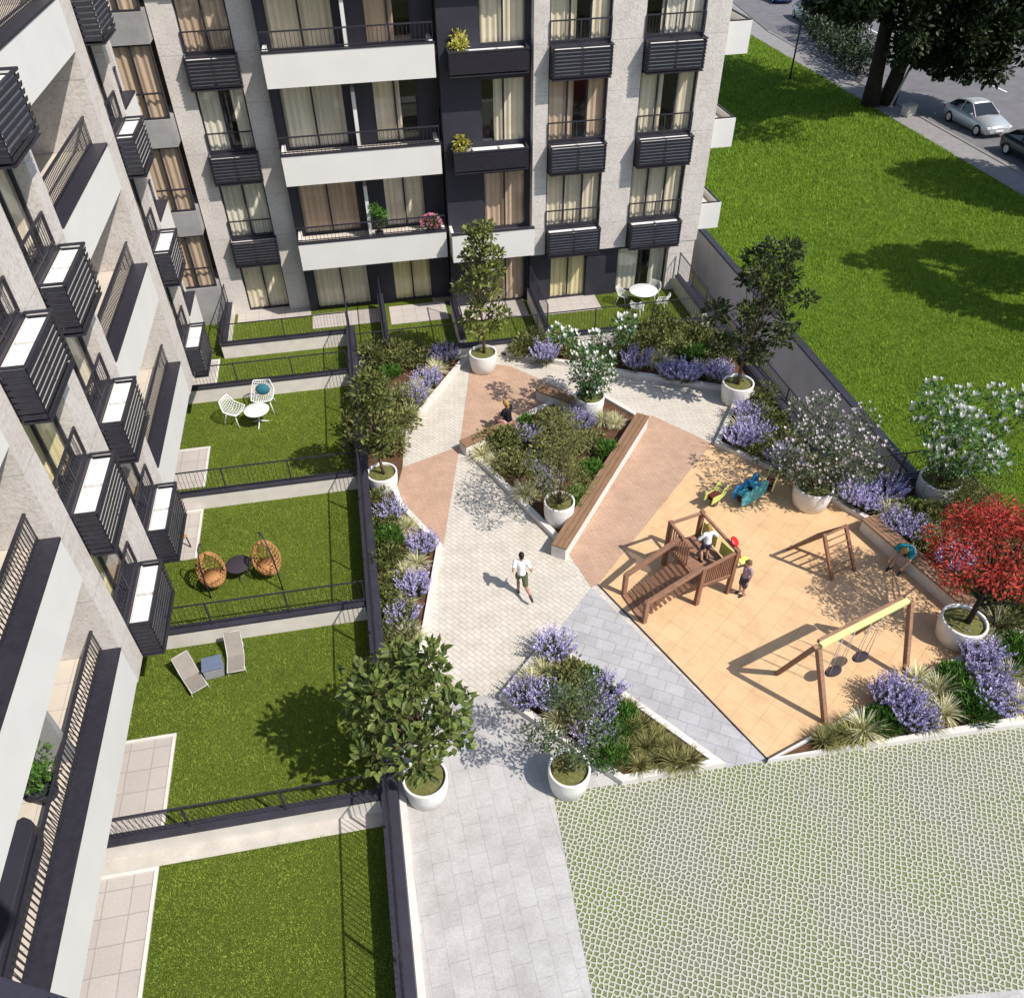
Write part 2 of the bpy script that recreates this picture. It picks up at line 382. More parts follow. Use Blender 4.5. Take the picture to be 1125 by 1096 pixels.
def tag(o, label, cat, group=None):
    o['label'] = label; o['category'] = cat
    if group: o['group'] = group
    return o
def thing(name, label, cat, loc=(0, 0, 0), rz=0, group=None):
    o = bpy.data.objects.new(name, None); COL.objects.link(o); o.location = loc; o.rotation_euler.z = rz
    o.empty_display_size = .2
    return tag(o, label, cat, group)
def struct(o, kind='structure'): o['kind'] = kind; return o
def dup(root, loc, rz, label, group=None, s=None):
    def cp(o, par):
        c = o.copy(); COL.objects.link(c)
        if par: c.parent = par
        for ch in list(o.children): cp(ch, c)
        return c
    r = cp(root, None); r.location = loc; r.rotation_euler.z = rz; r['label'] = label
    if group: r['group'] = group
    if s: r.scale = s
    return r
ORD = ['first', 'second', 'third', 'fourth', 'fifth', 'sixth', 'seventh', 'eighth', 'ninth', 'tenth', 'eleventh', 'twelfth', 'thirteenth', 'fourteenth', 'fifteenth', 'sixteenth']

# ------------------------------------------------------------------ the setting: ground sheets
def xy(*a, z=0): return [tuple(P(x, y, z)[:2]) for x, y in a]
g = MB()   # one sheet, open only over the sunken passage
xs = [-300, 13.05, 14.75, 400]; ys = [-200, 15.35, 60, 500]
for i in range(3):
    for j in range(3):
        if (i, j) == (1, 1): continue
        g.face([g.pt(p) for p in ((xs[i], ys[j], -.05), (xs[i+1], ys[j], -.05), (xs[i+1], ys[j+1], -.05), (xs[i], ys[j+1], -.05))])
struct(g.build('ground', 'rough_ground', recalc=False))
def sheet(name, pts, z, mat):
    m = MB(); m.sheet([tuple(p) for p in pts], z); return struct(m.build(name, mat, recalc=False))
sheet('grass_field', [(14.98, 8), (14.98, 66), (31.0, 66), (31.0, 8)], 0, 'field_turf')
sheet('garden_lawn', [(-6.9, 3), (-1.14, 3), (-1.14, 24.8), (-6.9, 24.8)], 0, 'garden_turf')
sheet('far_garden_lawn', [(-6.9, 24.8), (12.2, 24.8), (12.2, 30), (-6.9, 30)], .004, 'garden_turf')
plaza = [(-.86, 2.5), (13.6, 2.5), (16.4, 9.2), (16.4, 15.0), (12.7, 15.0), (12.3, 24.8), (-.86, 24.8)]
sheet('plaza_paving', plaza, -.006, 'cream_pavers')
sheet('grey_path', [(-.86, 2.5)]+[(9.5, 2.5)]+xy((1125, 800), (845, 836), (650, 645), (607, 700), (552, 766), (497, 760), (455, 765))+[(-.86, 10.5)], 0, 'grey_pavers')
sheet('grey_cross_path', xy((650, 645), (845, 836), (770, 850), (650, 745), (606, 703)), .002, 'grey_pavers_turned')
sheet('grass_paver_area', xy((608, 872), (1125, 791), (1290, 770), (1300, 1070), (1040, 1094), (654, 1110)), .004, 'grass_cells')
sheet('terracotta_paving', xy((517, 398), (560, 402), (640, 437), (620, 470), (505, 490)), .0, 'terracotta_pavers')
sheet('terracotta_paving', xy((505, 490), (487, 600), (415, 556), (418, 522)), .0, 'terracotta_pavers')
sheet('terracotta_paving', xy((716, 456), (782, 487), (659, 641), (650, 645), (622, 604)), .0, 'terracotta_pavers')
sheet('playground_surface', xy((782, 487), (873, 527), (960, 575), (1055, 660), (1100, 694), (845, 836), (657, 642)), .004, 'rubber_tiles')
# edging strip between the rubber tiles and the grey paving
m = MB(); a, b = P(845, 836), P(657, 642); m.bar((a.x, a.y, .006), (b.x, b.y, .006), .03, .03); struct(m.build('playground_edging', 'coping_metal'))
for nm, pts in (('terrace_paving', [(-6.9, 3), (-5.62, 3), (-5.62, 7.74), (-6.9, 7.74)]), ('terrace_paving', [(-6.9, 8.36), (-5.62, 8.36), (-5.62, 10.7), (-6.9, 10.7)]),
                ('terrace_paving', [(-6.9, 16.2), (-5.69, 16.2), (-5.69, 18.1), (-6.9, 18.1)]), ('terrace_paving', [(-6.9, 19.2), (-5.74, 19.2), (-5.74, 21.05), (-6.9, 21.05)]),
                ('terrace_paving', [(-6.9, 23.9), (-5.82, 23.9), (-5.82, 26.2), (-6.9, 26.2)])):
    sheet(nm, pts, .008, 'terrace_slabs')
    x1, y0, y1 = pts[1][0], pts[0][1], pts[2][1]
    m = MB(); m.box(x1, y0, -.02, x1+.07, y1+.07, .04); m.box(-6.9, y1, -.02, x1-.001, y1+.07, .038); struct(m.build('terrace_kerb', 'kerb_stone'))
for x0, x1, y0 in ((-5.3, -2.5, 28.75), (-2.45, .1, 27.75), (.5, 2.7, 27.45), (3.1, 5.75, 27.1), (6.3, 8.6, 26.95)):
    sheet('terrace_paving', [(x0, y0), (x1, y0), (x1, 28.85), (x0, 28.85)] if x0 > -5 else [(x0, y0), (x1, y0), (x1, 29.79), (x0, 29.79)], .012, 'terrace_slabs')
# street beyond the field
sheet('pavement', [(31.0, 5), (31.0, 66), (40, 140), (42.5, 140), (32.6, 66), (32.6, 5)], .02, 'pavement_stone')
m = MB(); m.box(32.6, 5, -.05, 32.78, 66, .06); struct(m.build('street_kerb', 'pavement_stone'))
sheet('road', [(32.78, 0), (60, 0), (75, 140), (42.6, 140), (32.78, 66)], -.03, 'asphalt')
m = MB()
for k in range(14): m.sheet([(40.4, 8+k*5), (40.55, 8+k*5), (40.55, 10.4+k*5), (40.4, 10.4+k*5)], -.026)
struct(m.build('road_marking', 'line_paint', recalc=False))
sheet('grass_verge', [(31.0, 66), (14.98, 66), (10, 160), (40, 140)], .002, 'field_turf')

# sunken passage at the right: floor plus two walls with dark copings
sheet('passage_floor', [(13.05, 15.35), (14.75, 15.35), (14.75, 60), (13.05, 60)], -2.2, 'passage_concrete')
t = thing('retaining_wall', 'long grey concrete retaining wall of the sunken passage below the grass field', 'wall', (14.75, 15.35, 0))
m = MB(); m.box(0, 0, -2.2, .21, 44, .02); m.build('wall', 'passage_concrete', t)
m = MB(); m.box(-.03, -.03, .02, .24, 44, .10); m.build('coping', 'coping_metal', t)
t = thing('retaining_wall', 'low dark-capped wall between the planting bed and the sunken passage', 'wall', (0, 0, 0))
m = MB(); m.hexa([(12.05, 30, -2.2), (12.7, 15.42, -2.2), (13.05, 15.42, -2.2), (13.05, 30, -2.2), (12.05, 30, .2), (12.45, 15.42, .2), (12.85, 15.42, .2), (12.45, 30, .2)]); m.build('wall', 'concrete_grey', t)
m = MB(); m.hexa([(12.0, 30, .202), (12.4, 15.4, .202), (12.88, 15.4, .202), (12.48, 30, .202), (12.0, 30, .26), (12.4, 15.4, .26), (12.88, 15.4, .26), (12.48, 30, .26)]); m.build('coping', 'coping_metal', t)
t = thing('retaining_wall', 'short end wall closing the sunken passage beside the white-flowering potted shrub', 'wall', (13.05, 15.1, 0))
m = MB(); m.box(0, 0, -2.2, 1.9, .25, .30); m.build('wall', 'concrete_grey', t)
m = MB(); m.box(-.02, -.02, .302, 1.92, .27, .37); m.build('coping', 'coping_metal', t)
t = thing('edging', 'thin dark metal edging between the corner shrubs and the grass field', 'edging', (0, 0, 0))
m = MB(); m.bar((14.98, 15.3, .03), (16.4, 15.3, .03), .06, .14); m.bar((16.4, 15.33, .03), (16.45, 8.6, .03), .06, .14); m.build('strip', 'dark_metal', t)
sheet('corner_grass', [(14.98, 8.4), (30, 8.4), (30, 15.3), (14.98, 15.3)], .003, 'field_turf')

# ------------------------------------------------------------------ fences and garden walls
def fence(p, q, z0, h, label, post_every=2.0, group='black garden fences', bars=.11):
    p, q = Vector((p[0], p[1], z0)), Vector((q[0], q[1], z0)); ln = (q-p).length
    t = thing('fence', label, 'fence', p, math.atan2(q.y-p.y, q.x-p.x), group)
    m = MB(); m.box(0, -.015, h-.02, ln, .015, h+.01); m.build('top_rail', 'dark_metal', t)
    m = MB(); m.box(0, -.015, .06, ln, .015, .09); m.build('bottom_rail', 'dark_metal', t)
    n = max(1, round(ln/post_every))
    for i in range(n+1):
        x = ln*i/n; m = MB(); m.box(x-.016, -.017, 0, x+.016, .017, h+.015); m.build('post', 'dark_metal', t)
    m = MB(); k = int(ln/bars)
    for i in range(1, k):
        x = i*ln/k; m.box(x-.0045, -.0045, .08, x+.0045, .0045, h-.02)
    m.build('balusters', 'dark_metal', t); return t
def gwall(x0, y0, x1, y1, h, label, th=.3, mat='pale_concrete'):
    t = thing('garden_wall', label, 'wall', (x0, y0, 0), 0, 'low garden walls')
    m = MB(); m.box(0, 0, -.05, x1-x0, y1-y0, h); m.build('wall', mat, t)
    m = MB(); m.box(-.015, -.015, h, x1-x0+.015, y1-y0+.015, h+.05); m.build('coping', 'coping_metal', t); return t
G = ['front lawn', 'lounger lawn', 'egg chair lawn', 'white chair lawn', 'narrow corner lawn']
DY = [8.12, 13.2, 18.2, 23.65]
for i, y in enumerate(DY):
    gwall(-6.75, y, -1.22, y+.22, .50, f'low wall with dark coping between {G[i]} and {G[i+1]}')
    fence((-6.7, y+.11), (-1.2, y+.11), .55, .75, f'black railing on the wall between {G[i]} and {G[i+1]}')
sheet('terrace_paving', [(-6.9, 7.82), (-1.14, 7.82), (-1.14, 8.12), (-6.9, 8.12)], .014, 'concrete')
gwall(-5.6, 26.3, -1.2, 26.5, .5, 'low wall with dark coping in front of the far left garden')
fence((-5.6, 26.4), (-1.1, 26.4), .55, .75, 'thin black railing on the wall of the far left garden')
gwall(-5.68, 26.57, -5.42, 29.7, .5, 'low side wall with dark coping at the foot of the stair block')
fence((-5.55, 26.6), (-5.55, 29.6), .55, .75, 'black railing on the side wall by the stair block')
gwall(-1.16, 2.5, -.86, 26.5, .62, 'long dark wall running between the private gardens and the long planting bed', mat='coping_metal')
fence((-1.03, 2.6), (-1.03, 26.4), .67, 1.1, 'long black railing along the wall beside the planting bed', 2.4)
gwall(-.84, 24.55, 11.95, 24.8, .42, 'low wall with dark coping behind the far planting bed')
fence((-.84, 24.68), (11.9, 24.68), .47, .9, 'thin black railing between the far gardens and the planting bed')
for x, y0, lab in ((.12, 28.7, 'left of the tall potted tree'), (2.8, 27.6, 'behind the tall potted tree'), (5.86, 28.0, 'beside the garden with the round white table'), (11.75, 27.8, 'between the round white table and the passage')):
    gwall(x, 24.82, x+.2, y0, .62, f'garden divider wall with dark coping {lab}')
    fence((x+.1, 24.9), (x+.1, y0), .67, .9, f'black railing on the divider {lab}')
fence((13.15, 15.22), (14.85, 15.22), .37, .9, 'short black railing across the end of the sunken passage', 1.0)
fence((12.75, 15.5), (12.40, 27.5), .26, .5, 'long black railing beside the sunken passage', 2.0)

# ------------------------------------------------------------------ buildings
CUR = ['curtain_tan', 'curtain_tan', 'curtain_cream', 'curtain_olive', 'curtain_brown']
rb = random.Random(11)
def part_box(L, root, name, mat, *q):
    m = MB(L); m.box(*q); return m.build(name, mat, root)
def window(L, root, u0, u1, v0, v1, w_, n=2, cur=None, full=False, rail=None):
    """dark frame > pane, curtain; outer face of the frame at depth w_"""
    m = MB(L); f = .055
    m.box(u0, w_-.07, v0, u0+f, w_, v1); m.box(u1-f, w_-.07, v0, u1, w_, v1)
    m.box(u0+f, w_-.07, v0, u1-f, w_, v0+f); m.box(u0+f, w_-.07, v1-f, u1-f, w_, v1)
    for i in range(1, n):
        x = u0+(u1-u0)*i/n; m.box(x-.03, w_-.065, v0+f, x+.03, w_-.003, v1-f)
    fr = m.build('window', 'dark_metal', root)
    m = MB(L); a = [m.pt(p) for p in ((u0+f, w_-.04, v0+f), (u1-f, w_-.04, v0+f), (u1-f, w_-.04, v1-f), (u0+f, w_-.04, v1-f))]; m.face(a)
    m.build('pane', 'glass', fr, recalc=False)
    cm = cur or rb.choice(CUR); pieces = []
    wd = u1-u0
    k = rb.random()
    if full or k < .52: pieces = [(u0+.03, u1-.03)]
    elif k < .76: pieces = [(u0+.03, u0+wd*.45), (u1-wd*.30, u1-.03)]
    elif k < .9: pieces = [(u0+.03, u0+wd*.62)]
    else: pieces = [(u0+wd*.3, u1-.03)]
    m = MB(L)
    for a, b in pieces:
        nn = max(6, int((b-a)/.045)); top = []; bot = []
        for i in range(nn+1):
            x = a+(b-a)*i/nn; ww = w_-.135+.03*math.sin(i*1.35+a)+.012*math.sin(i*.7)
            bot.append(m.pt((x, ww, v0+.03))); top.append(m.pt((x, ww, v1-.02)))
        for i in range(nn): m.face((bot[i], bot[i+1], top[i+1], top[i]), True)
    m.build('curtain', cm, fr, recalc=False)
    if rail:
        m = MB(L); rw = rail; z = v0+.62
        m.box(u0, rw-.02, z, u1, rw+.02, z+.04); m.box(u0, rw-.02, v0+.04, u0+.035, rw+.02, z-.001); m.box(u1-.035, rw-.02, v0+.04, u1, rw+.02, z-.001)
        m.box((u0+u1)/2-.015, rw-.015, v0+.04, (u0+u1)/2+.015, rw+.015, z-.001)
        nb = int((u1-u0)/.11)
        for i in range(1, nb):
            x = u0+(u1-u0)*i/nb; m.box(x-.005, rw-.005, v0+.12, x+.005, rw+.005, z-.001)
        m.box(u0+.036, rw-.012, v0+.08, (u0+u1)/2-.016, rw+.012, v0+.11); m.box((u0+u1)/2+.016, rw-.012, v0+.08, u1-.036, rw+.012, v0+.11)
        m.build('rail', 'dark_metal', fr)
def cage(L, root, u0, u1, v0, v1, dep, ua=None, ub=None):
    """louvred dark basket under a window > two white air-conditioner casings, pale ledge"""
    m = MB(L); n = 8; ht = v1-v0
    for i in range(n):
        z = v0+.05+i*(ht-.06)/n
        m.hexa([(u0, dep-.034, z), (u1, dep-.034, z), (u1, dep-.018, z), (u0, dep-.018, z), (u0, dep-.018, z+.080), (u1, dep-.018, z+.080), (u1, dep, z+.080), (u0, dep, z+.080)])
        for x in (u0, u1-.02): m.box(x, .02, z, x+.02, dep-.055, z+.085)
    for x in (u0+.021, u1-.056): m.box(x, dep-.056, v0, x+.035, dep-.05, v1)
    for x in (u0-.012, u1-.028): m.box(x, 0.005, v1, x+.04, dep+.012, v1+.045)
    m.box(u0+.029, dep-.045, v1, u1-.029, dep+.012, v1+.045)
    m.box(u0, .02, v0-.03, u1, dep-.02, v0)
    c = m.build('ac_cage', 'dark_metal', root)
    m = MB(L); m.box(u0+.03, .004, v1-.16, u1-.03, .031, v1-.06); m.build('ledge', 'kerb_stone', c)
    a, b = (ua or u0+.08), (ub or u1-.08); mid = (a+b)/2
    for x0, x1 in ((a, mid-.05), (mid+.05, b)):
        m = MB(L); m.box(x0, .035, v0+.12, x1, dep-.057, v1-.05); m.build('ac_unit', 'ac_casing', c, bevel=.012)
    m = MB(L); m.box(mid-.04, .20, v0+.2, mid+.04, .30, v1-.10); m.build('pipe_cover', 'pale_steel', c)
def railing(L, bal, u0, u1, v0, h, w_, step=.10, ends=()):
    m = MB(L); m.box(u0, w_-.025, v0+h-.04, u1, w_+.025, v0+h); m.box(u0, w_-.012, v0+.06, u1, w_+.012, v0+.09)
    k = int((u1-u0)/step)
    for i in range(k+1):
        x = u0+.01+(u1-u0-.02)*i/k; m.box(x-.007, w_-.007, v0+.001, x+.007, w_+.007, v0+h-.041)
    m.build('railing', 'dark_metal', bal)
def room(m, u0, u1, w0, w1, v0, v1): pass

# ---- left building: facade plane x = -5.75, along y
LL = lambda u, w_, v: (-5.75+w_, u, v)
A = thing('apartment_building', 'left apartment building in pale stone with white balconies above the private gardens', 'building', (0, 0, 0))
TOP = 15.0
wall = MB(LL)
piers = [(10.75, 11.4), (13.2, 14.1), (15.8, 16.3), (21.1, 22.0), (23.5, 23.8)]
for a, b in piers: m = MB(LL); m.box(a, -5, 2.0, b, 0, TOP); m.build('pier', 'travertine', A)
wall.box(25.4, -9, 2.0, 25.7, -.3, TOP); wall.build('wall', 'travertine', A)
inner = MB(LL); inner.box(2, -5.3, 2.0, 25.4, -5.0, TOP); inner.build('back_wall', 'room_wall', A)
gw = MB(LL); gw.box(2, -1.6, -.05, 25.7, -1.3, 1.99); gw.build('ground_floor_wall', 'charcoal_panel', A)
sf = MB(LL)
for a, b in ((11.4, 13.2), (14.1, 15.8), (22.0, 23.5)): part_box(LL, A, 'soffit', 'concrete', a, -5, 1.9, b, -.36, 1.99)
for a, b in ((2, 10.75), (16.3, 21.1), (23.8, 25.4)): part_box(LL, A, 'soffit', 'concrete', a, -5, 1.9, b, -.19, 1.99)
for a, b, n in ((11.4, 13.2, 2), (14.1, 15.8, 2), (22.0, 23.5, 2)):
    pm = MB(LL); fl = MB(LL)
    for k in range(1, 5):
        z = 3*k; part_box(LL, A, 'spandrel_panel', 'dark_metal', a, -.36, z-1.0, b, -.004, z); part_box(LL, A, 'floor_slab', 'room_floor', a, -5, z-.3, b, -.361, z-.01)
        window(LL, A, a+.002, b-.002, z+.002, z+2.0 if k < 4 else z+2.9, -.26, n, rail=-.06)
        cage(LL, A, a+.02, b-.02, z-1.0, z-.02, .47)
for nm, a, b in (('P', 2, 10.75), ('Q', 16.3, 21.1), ('R', 23.8, 25.4)):
    fl = MB(LL); hd = MB(LL)
    for k in range(1, 5):
        z = 3*k
        m = MB(LL); m.box(a+.001, -1.999, z-.28, b-.001, -.181, z); bal = m.build('balcony', 'balcony_tiles', A)
        m = MB(LL); m.box(a, -.18, z-.92, b, .012, z+.10); m.build('parapet', 'white_render', bal)
        m = MB(LL); m.box(a+.002, -.36, z+.10, b-.002, .03, z+.15); m.build('coping', 'dark_metal', bal)
        railing(LL, bal, a+.03, b-.03, z+.15, .62, -.30)
        part_box(LL, A, 'floor_slab', 'room_floor', a, -5, z-.3, b, -2.07, z-.01)
        hd = MB(LL); hd.box(a, -2.3, z+2.3, b, -2.0, z+2.72)
        if nm == 'P':
            ws = [(2.1, 5.0), (5.2, 8.4), (8.6, 10.6)]
        elif nm == 'Q': ws = [(16.5, 18.4), (18.9, 20.9)]
        else: ws = [(24.0, 25.3)]
        for u0, u1 in ws: window(LL, A, u0, u1, z+.01, z+2.3, -2.0, 2, full=rb.random() < .6)
        x0 = a
        for u0, u1 in ws+[(b, b)]:
            if u0-x0 > .05: hd.box(x0, -2.3, z, u0-.001, -2.02, z+2.299)
            x0 = u1+.001
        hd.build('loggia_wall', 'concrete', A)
        if nm == 'P' and k < 3:
            m = MB(LL); m.box(8.45, -1.98, z+.002, 8.57, -.37, z+2.0); m.build('partition', 'concrete_grey', A)
        if nm == 'Q':
            m = MB(LL); m.box(18.55, -1.98, z+.002, 18.67, -.9, z+2.6); m.build('partition', 'white_render', A)

# ---- rear building: facade plane y = 27.9, along x
LB = lambda u, w_, v: (u, 27.9-w_, v)
B = thing('apartment_building', 'rear apartment building with stone piers and charcoal bay behind the far gardens', 'building', (0, 0, 0))
TB = 13.4
wall = MB(LB)
def part_box(L, root, name, mat, *q):
    m = MB(L); m.box(*q); return m.build(name, mat, root)
part_box(LB, B, 'pier', 'travertine', 6.0, -4.5, 2.0, 6.5, 0, TB); part_box(LB, B, 'pier', 'travertine', 8.52, -4.5, 2.0, 9.62, 0, TB); part_box(LB, B, 'pier', 'travertine', 11.62, -9, 2.0, 12.45, 0, TB)
part_box(LB, B, 'pier', 'travertine', 11.4, -9, -.05, 12.40, -.02, 1.999)
part_box(LB, B, 'pier', 'travertine', -5.64, -5, -.05, -4.86, -1.6, TB); part_box(LB, B, 'pier', 'travertine', -3.30, -5, -.05, -2.5, -1.6, TB)
part_box(LB, B, 'pier', 'travertine', -4.859, -2.3, 2.0, -3.301, -2.26, 2.05)
m = MB(LB); m.box(-12, -9.3, -.05, 12.4, -9.0, TB); m.box(-6, -5.4, -.05, 11.6, -5.05, TB); m.build('back_wall', 'room_wall', B)
cw = MB(LB)   # charcoal bay and ground floor
part_box(LB, B, 'charcoal_wall', 'charcoal_panel', 3.0, -.9, -.05, 4.3, -.4, TB); part_box(LB, B, 'charcoal_wall', 'charcoal_panel', 5.86, -.9, -.05, 5.999, -.4, TB)
for k in range(0, 5): part_box(LB, B, 'charcoal_wall', 'charcoal_panel', 4.301, -.7, 3*k+2.06, 5.859, -.42, min(TB, 3*k+3))
part_box(LB, B, 'charcoal_wall', 'charcoal_panel', 6.0, -.7, -.05, 6.75, -.2, 1.995); part_box(LB, B, 'charcoal_wall', 'charcoal_panel', 8.2, -.7, -.05, 9.4, -.2, 1.995)
part_box(LB, B, 'charcoal_wall', 'charcoal_panel', 6.751, -.7, 1.86, 8.199, -.22, 1.995); part_box(LB, B, 'charcoal_wall', 'charcoal_panel', 9.401, -.7, 1.86, 11.399, -.22, 1.995)
part_box(LB, B, 'charcoal_wall', 'charcoal_panel', 2.31, -1.7, -.05, 2.999, -1.3, TB); part_box(LB, B, 'charcoal_wall', 'charcoal_panel', -.1, -1.7, -.05, .8, -1.3, TB); part_box(LB, B, 'charcoal_wall', 'charcoal_panel', -2.5, -1.895, -.05, -2.21, -1.25, TB)
for k in range(0, 5):
    part_box(LB, B, 'charcoal_wall', 'charcoal_panel', -2.209, -1.7, 3*k+2.06, -.101, -1.32, min(TB, 3*k+2.69)); part_box(LB, B, 'charcoal_wall', 'charcoal_panel', .801, -1.7, 3*k+2.06, 2.309, -1.32, min(TB, 3*k+2.69))
fl = MB(LB)
for k in range(0, 5):
    z = 3*k
    if k: part_box(LB, B, 'floor_slab', 'room_floor', -5.6, -5, z-.3, 11.6, -2.4, z-.008)
    else: part_box(LB, B, 'floor_slab', 'room_floor', -5.6, -5, -.05, 11.6, -2.4, z+.01)
    part_box(LB, B, 'floor_slab', 'room_floor', 2.25, -2.39, z-.3 if k else -.05, 5.99, -.95, z-.008 if k else .01); part_box(LB, B, 'floor_slab', 'room_floor', 6.51, -2.39, z-.3 if k else -.05, 11.6, -.75, z-.008 if k else .01)
    part_box(LB, B, 'floor_slab', 'room_floor', -2.2, -2.39, z-.3 if k else -.05, 2.249, -1.71, z-.008 if k else .01)
sp = MB(LB)
for k in range(1, 5):
    z = 3*k
    for a, b in ((6.5, 8.52), (9.62, 11.62)):
        part_box(LB, B, 'spandrel_panel', 'dark_metal', a+.001, -.36, z-1.0, b-.001, -.02, z)
        if z+.1 < TB: window(LB, B, a+.003, b-.003, z+.002, min(z+2.0, TB), -.12, 3, rail=.03)
        cage(LB, B, a+.03, b-.03, z-.95, z-.04, .45)
    part_box(LB, B, 'spandrel_panel', 'dark_metal', -4.859, -2.26, z-.99, -3.301, -1.62, z)
    LC = lambda u, w_, v: (u, 29.5-w_, v)
    window(LC, B, -4.857, -3.303, z+.002, min(z+2.0, TB), -.12, 2, rail=.03)
    cage(LC, B, -4.9, -3.26, z-.95, z-.04, .36)
    # charcoal bay window
    window(LB, B, 4.302, 5.858, z+.002, min(z+2.05, TB), -.45, 2)
    if k >= 2:
        LD = lambda u, w_, v: (u, 28.3-w_, v)
        cage(LD, B, 3.25, 5.8, z-.68, z-.02, .68, ua=3.95)
    # white balconies of the loggia
    m = MB(LB); m.box(-2.4, -1.295, z-.3, 2.85, -.161, z); bal = m.build('balcony', 'balcony_tiles', B)
    m = MB(LB); m.box(-2.4, -.16, z-.72, 2.85, 0, z+.24); m.box(-2.4, -1.24, z-.301, -2.28, -.161, z+.24); m.box(2.73, -1.295, z-.301, 2.85, -.161, z+.24); m.build('parapet', 'white_render', bal)
    m = MB(LB); m.box(-2.42, -.17, z+.24, 2.87, .015, z+.28); m.build('coping', 'dark_metal', bal)
    railing(LB, bal, -2.38, 2.83, z+.28, .55, -.07, .13)
    window(LB, B, -2.208, -.102, z+.01, z+2.055 if k < 4 else TB, -1.35, 2, full=True, cur=rb.choice(['curtain_tan', 'curtain_tan', 'curtain_brown', 'curtain_cream']))
    window(LB, B, .802, 2.308, z+.01, z+2.055 if k < 4 else TB, -1.35, 2, cur=rb.choice(['curtain_tan', 'curtain_brown']))
    if k < 4:
        m = MB(LB); m.box(.12, -1.299, z+.002, .24, -.5, z+1.9); m.build('partition', 'white_render', B)
m = MB(LB); m.box(3.1, -.399, 2.66, 5.99, .339, 2.98); bal = m.build('balcony', 'balcony_tiles', B)
m = MB(LB); m.box(3.1, .34, 2.26, 5.99, .5, 3.26); m.box(3.0, -.39, 2.26, 3.099, .5, 3.26); m.build('parapet', 'white_render', bal)
m = MB(LB); m.box(2.99, .33, 3.262, 6.0, .51, 3.30); m.build('coping', 'dark_metal', bal)
# ground floor windows
window(LB, B, -2.208, -.102, .02, 2.055, -1.35, 2, full=True, cur='curtain_tan'); window(LB, B, .802, 2.308, .02, 2.055, -1.35, 2, full=True, cur='curtain_olive')
window(LB, B, 4.302, 5.858, .02, 2.055, -.45, 2, cur='curtain_brown'); window(LB, B, 6.752, 8.198, .02, 1.855, -.25, 2, full=True, cur='curtain_olive')
window(LB, B, 9.402, 11.398, .02, 1.855, -.25, 2, cur='curtain_cream')
window(LC, B, -4.857, -3.303, .02, 1.99, -.22, 2, full=True, cur='curtain_tan')
# stair block in the corner: half-landing bands between brown glazing
sb = MB(LB)
for z0, z1 in ((-.05, 1.5), (3.5, 4.35), (6.5, 7.35), (9.5, 10.35), (12.5, TB)): part_box(LB, B, 'stair_band', 'concrete_grey', -9, -3, z0, -5.68, -1.0, z1)
m = MB(LB); m.box(-9, -3, 1.5, -5.68, -2.6, 12.5); m.build('stair_wall', 'brown_cladding', B)
for z0, z1 in ((1.5, 3.5), (4.35, 6.5), (7.35, 9.5), (10.35, 12.5)):
    window(LB, B, -7.6, -5.70, z0+.002, z1-.002, -1.06, 3, full=True, cur='curtain_brown')
    m = MB(LB); m.box(-7.6, -1.045, z0+.75, -5.70, -1.01, z0+.80); m.build('rail', 'dark_metal', B)
# balconies at the far right end
for k in range(1, 5):
    z = 3*k
    m = MB(LB); m.box(12.45, -2.6, z-.3, 13.24, -.46, z); bal = m.build('balcony', 'balcony_tiles', B)
    m = MB(LB); m.box(12.451, -.459, z-.74, 13.38, -.32, z+.22); m.box(13.241, -2.6, z-.74, 13.38, -.4595, z+.22); m.build('parapet', 'white_render', bal)
    m = MB(LB); m.box(12.47, -.42, z+.221, 13.36, -.37, z+.26); m.box(13.28, -2.6, z+.221, 13.34, -.421, z+.26); m.build('coping', 'dark_metal', bal)
m = MB(LB); m.box(-12, -9.3, TB, 12.5, .02, TB+.25); m.build('roof', 'coping_metal', B)
m = MB(LL); m.box(2, -5.3, TOP, 25.7, .02, TOP+.25); m.build('roof', 'coping_metal', A)
# parapet of the camera's own terrace, at the near left
t = thing('terrace_parapet', 'dark metal-capped parapet corner of the near terrace at the bottom left', 'parapet', (0, 0, 0))
a, b = P(-60, 1053, 13), P(118, 1109, 13); d = (b-a).normalized(); nn = Vector((d.y, -d.x, 0))
m = MB(); q = [a, b, b+nn*.5, a+nn*.5]; m.prism([(p.x, p.y) for p in q], 12.2, 13.0); m.build('coping', 'coping_metal', t)

# ------------------------------------------------------------------ planting beds
def bed(label, outer, kerb_edges, h=.16, kw=.14, soil=.07):
    t = thing('planting_bed', label, 'planter', (0, 0, 0), 0, 'kerbed planting beds')
    pts = [Vector((p[0], p[1])) for p in outer]; n = len(pts)
    ar = sum(pts[i].x*pts[(i+1) % n].y-pts[(i+1) % n].x*pts[i].y for i in range(n)); sg = 1 if ar > 0 else -1
    m = MB(); m.prism(pts, -.04, soil); m.build('soil', 'soil', t)
    def off(i, d):
        a, b, c = pts[i-1], pts[i], pts[(i+1) % n]
        n1 = Vector((-(b-a).y, (b-a).x)).normalized()*sg; n2 = Vector((-(c-b).y, (c-b).x)).normalized()*sg
        k = (n1+n2); k /= max(.35, (1+n1.dot(n2))); return b+k*d
    for i in kerb_edges:
        m = MB()
        j = (i+1) % n; a, b, c, d = pts[i], pts[j], off(j, kw), off(i, kw)
        o1, o2 = off(i, -.012), off(j, -.012)
        m.hexa([(*o1, -.03), (*o2, -.03), (*c, -.03), (*d, -.03), (*o1, h), (*o2, h), (*c, h), (*d, h)]); m.build('kerb', 'kerb_stone', t)
    return t
X = lambda x, y: tuple(P(x, y)[:2])
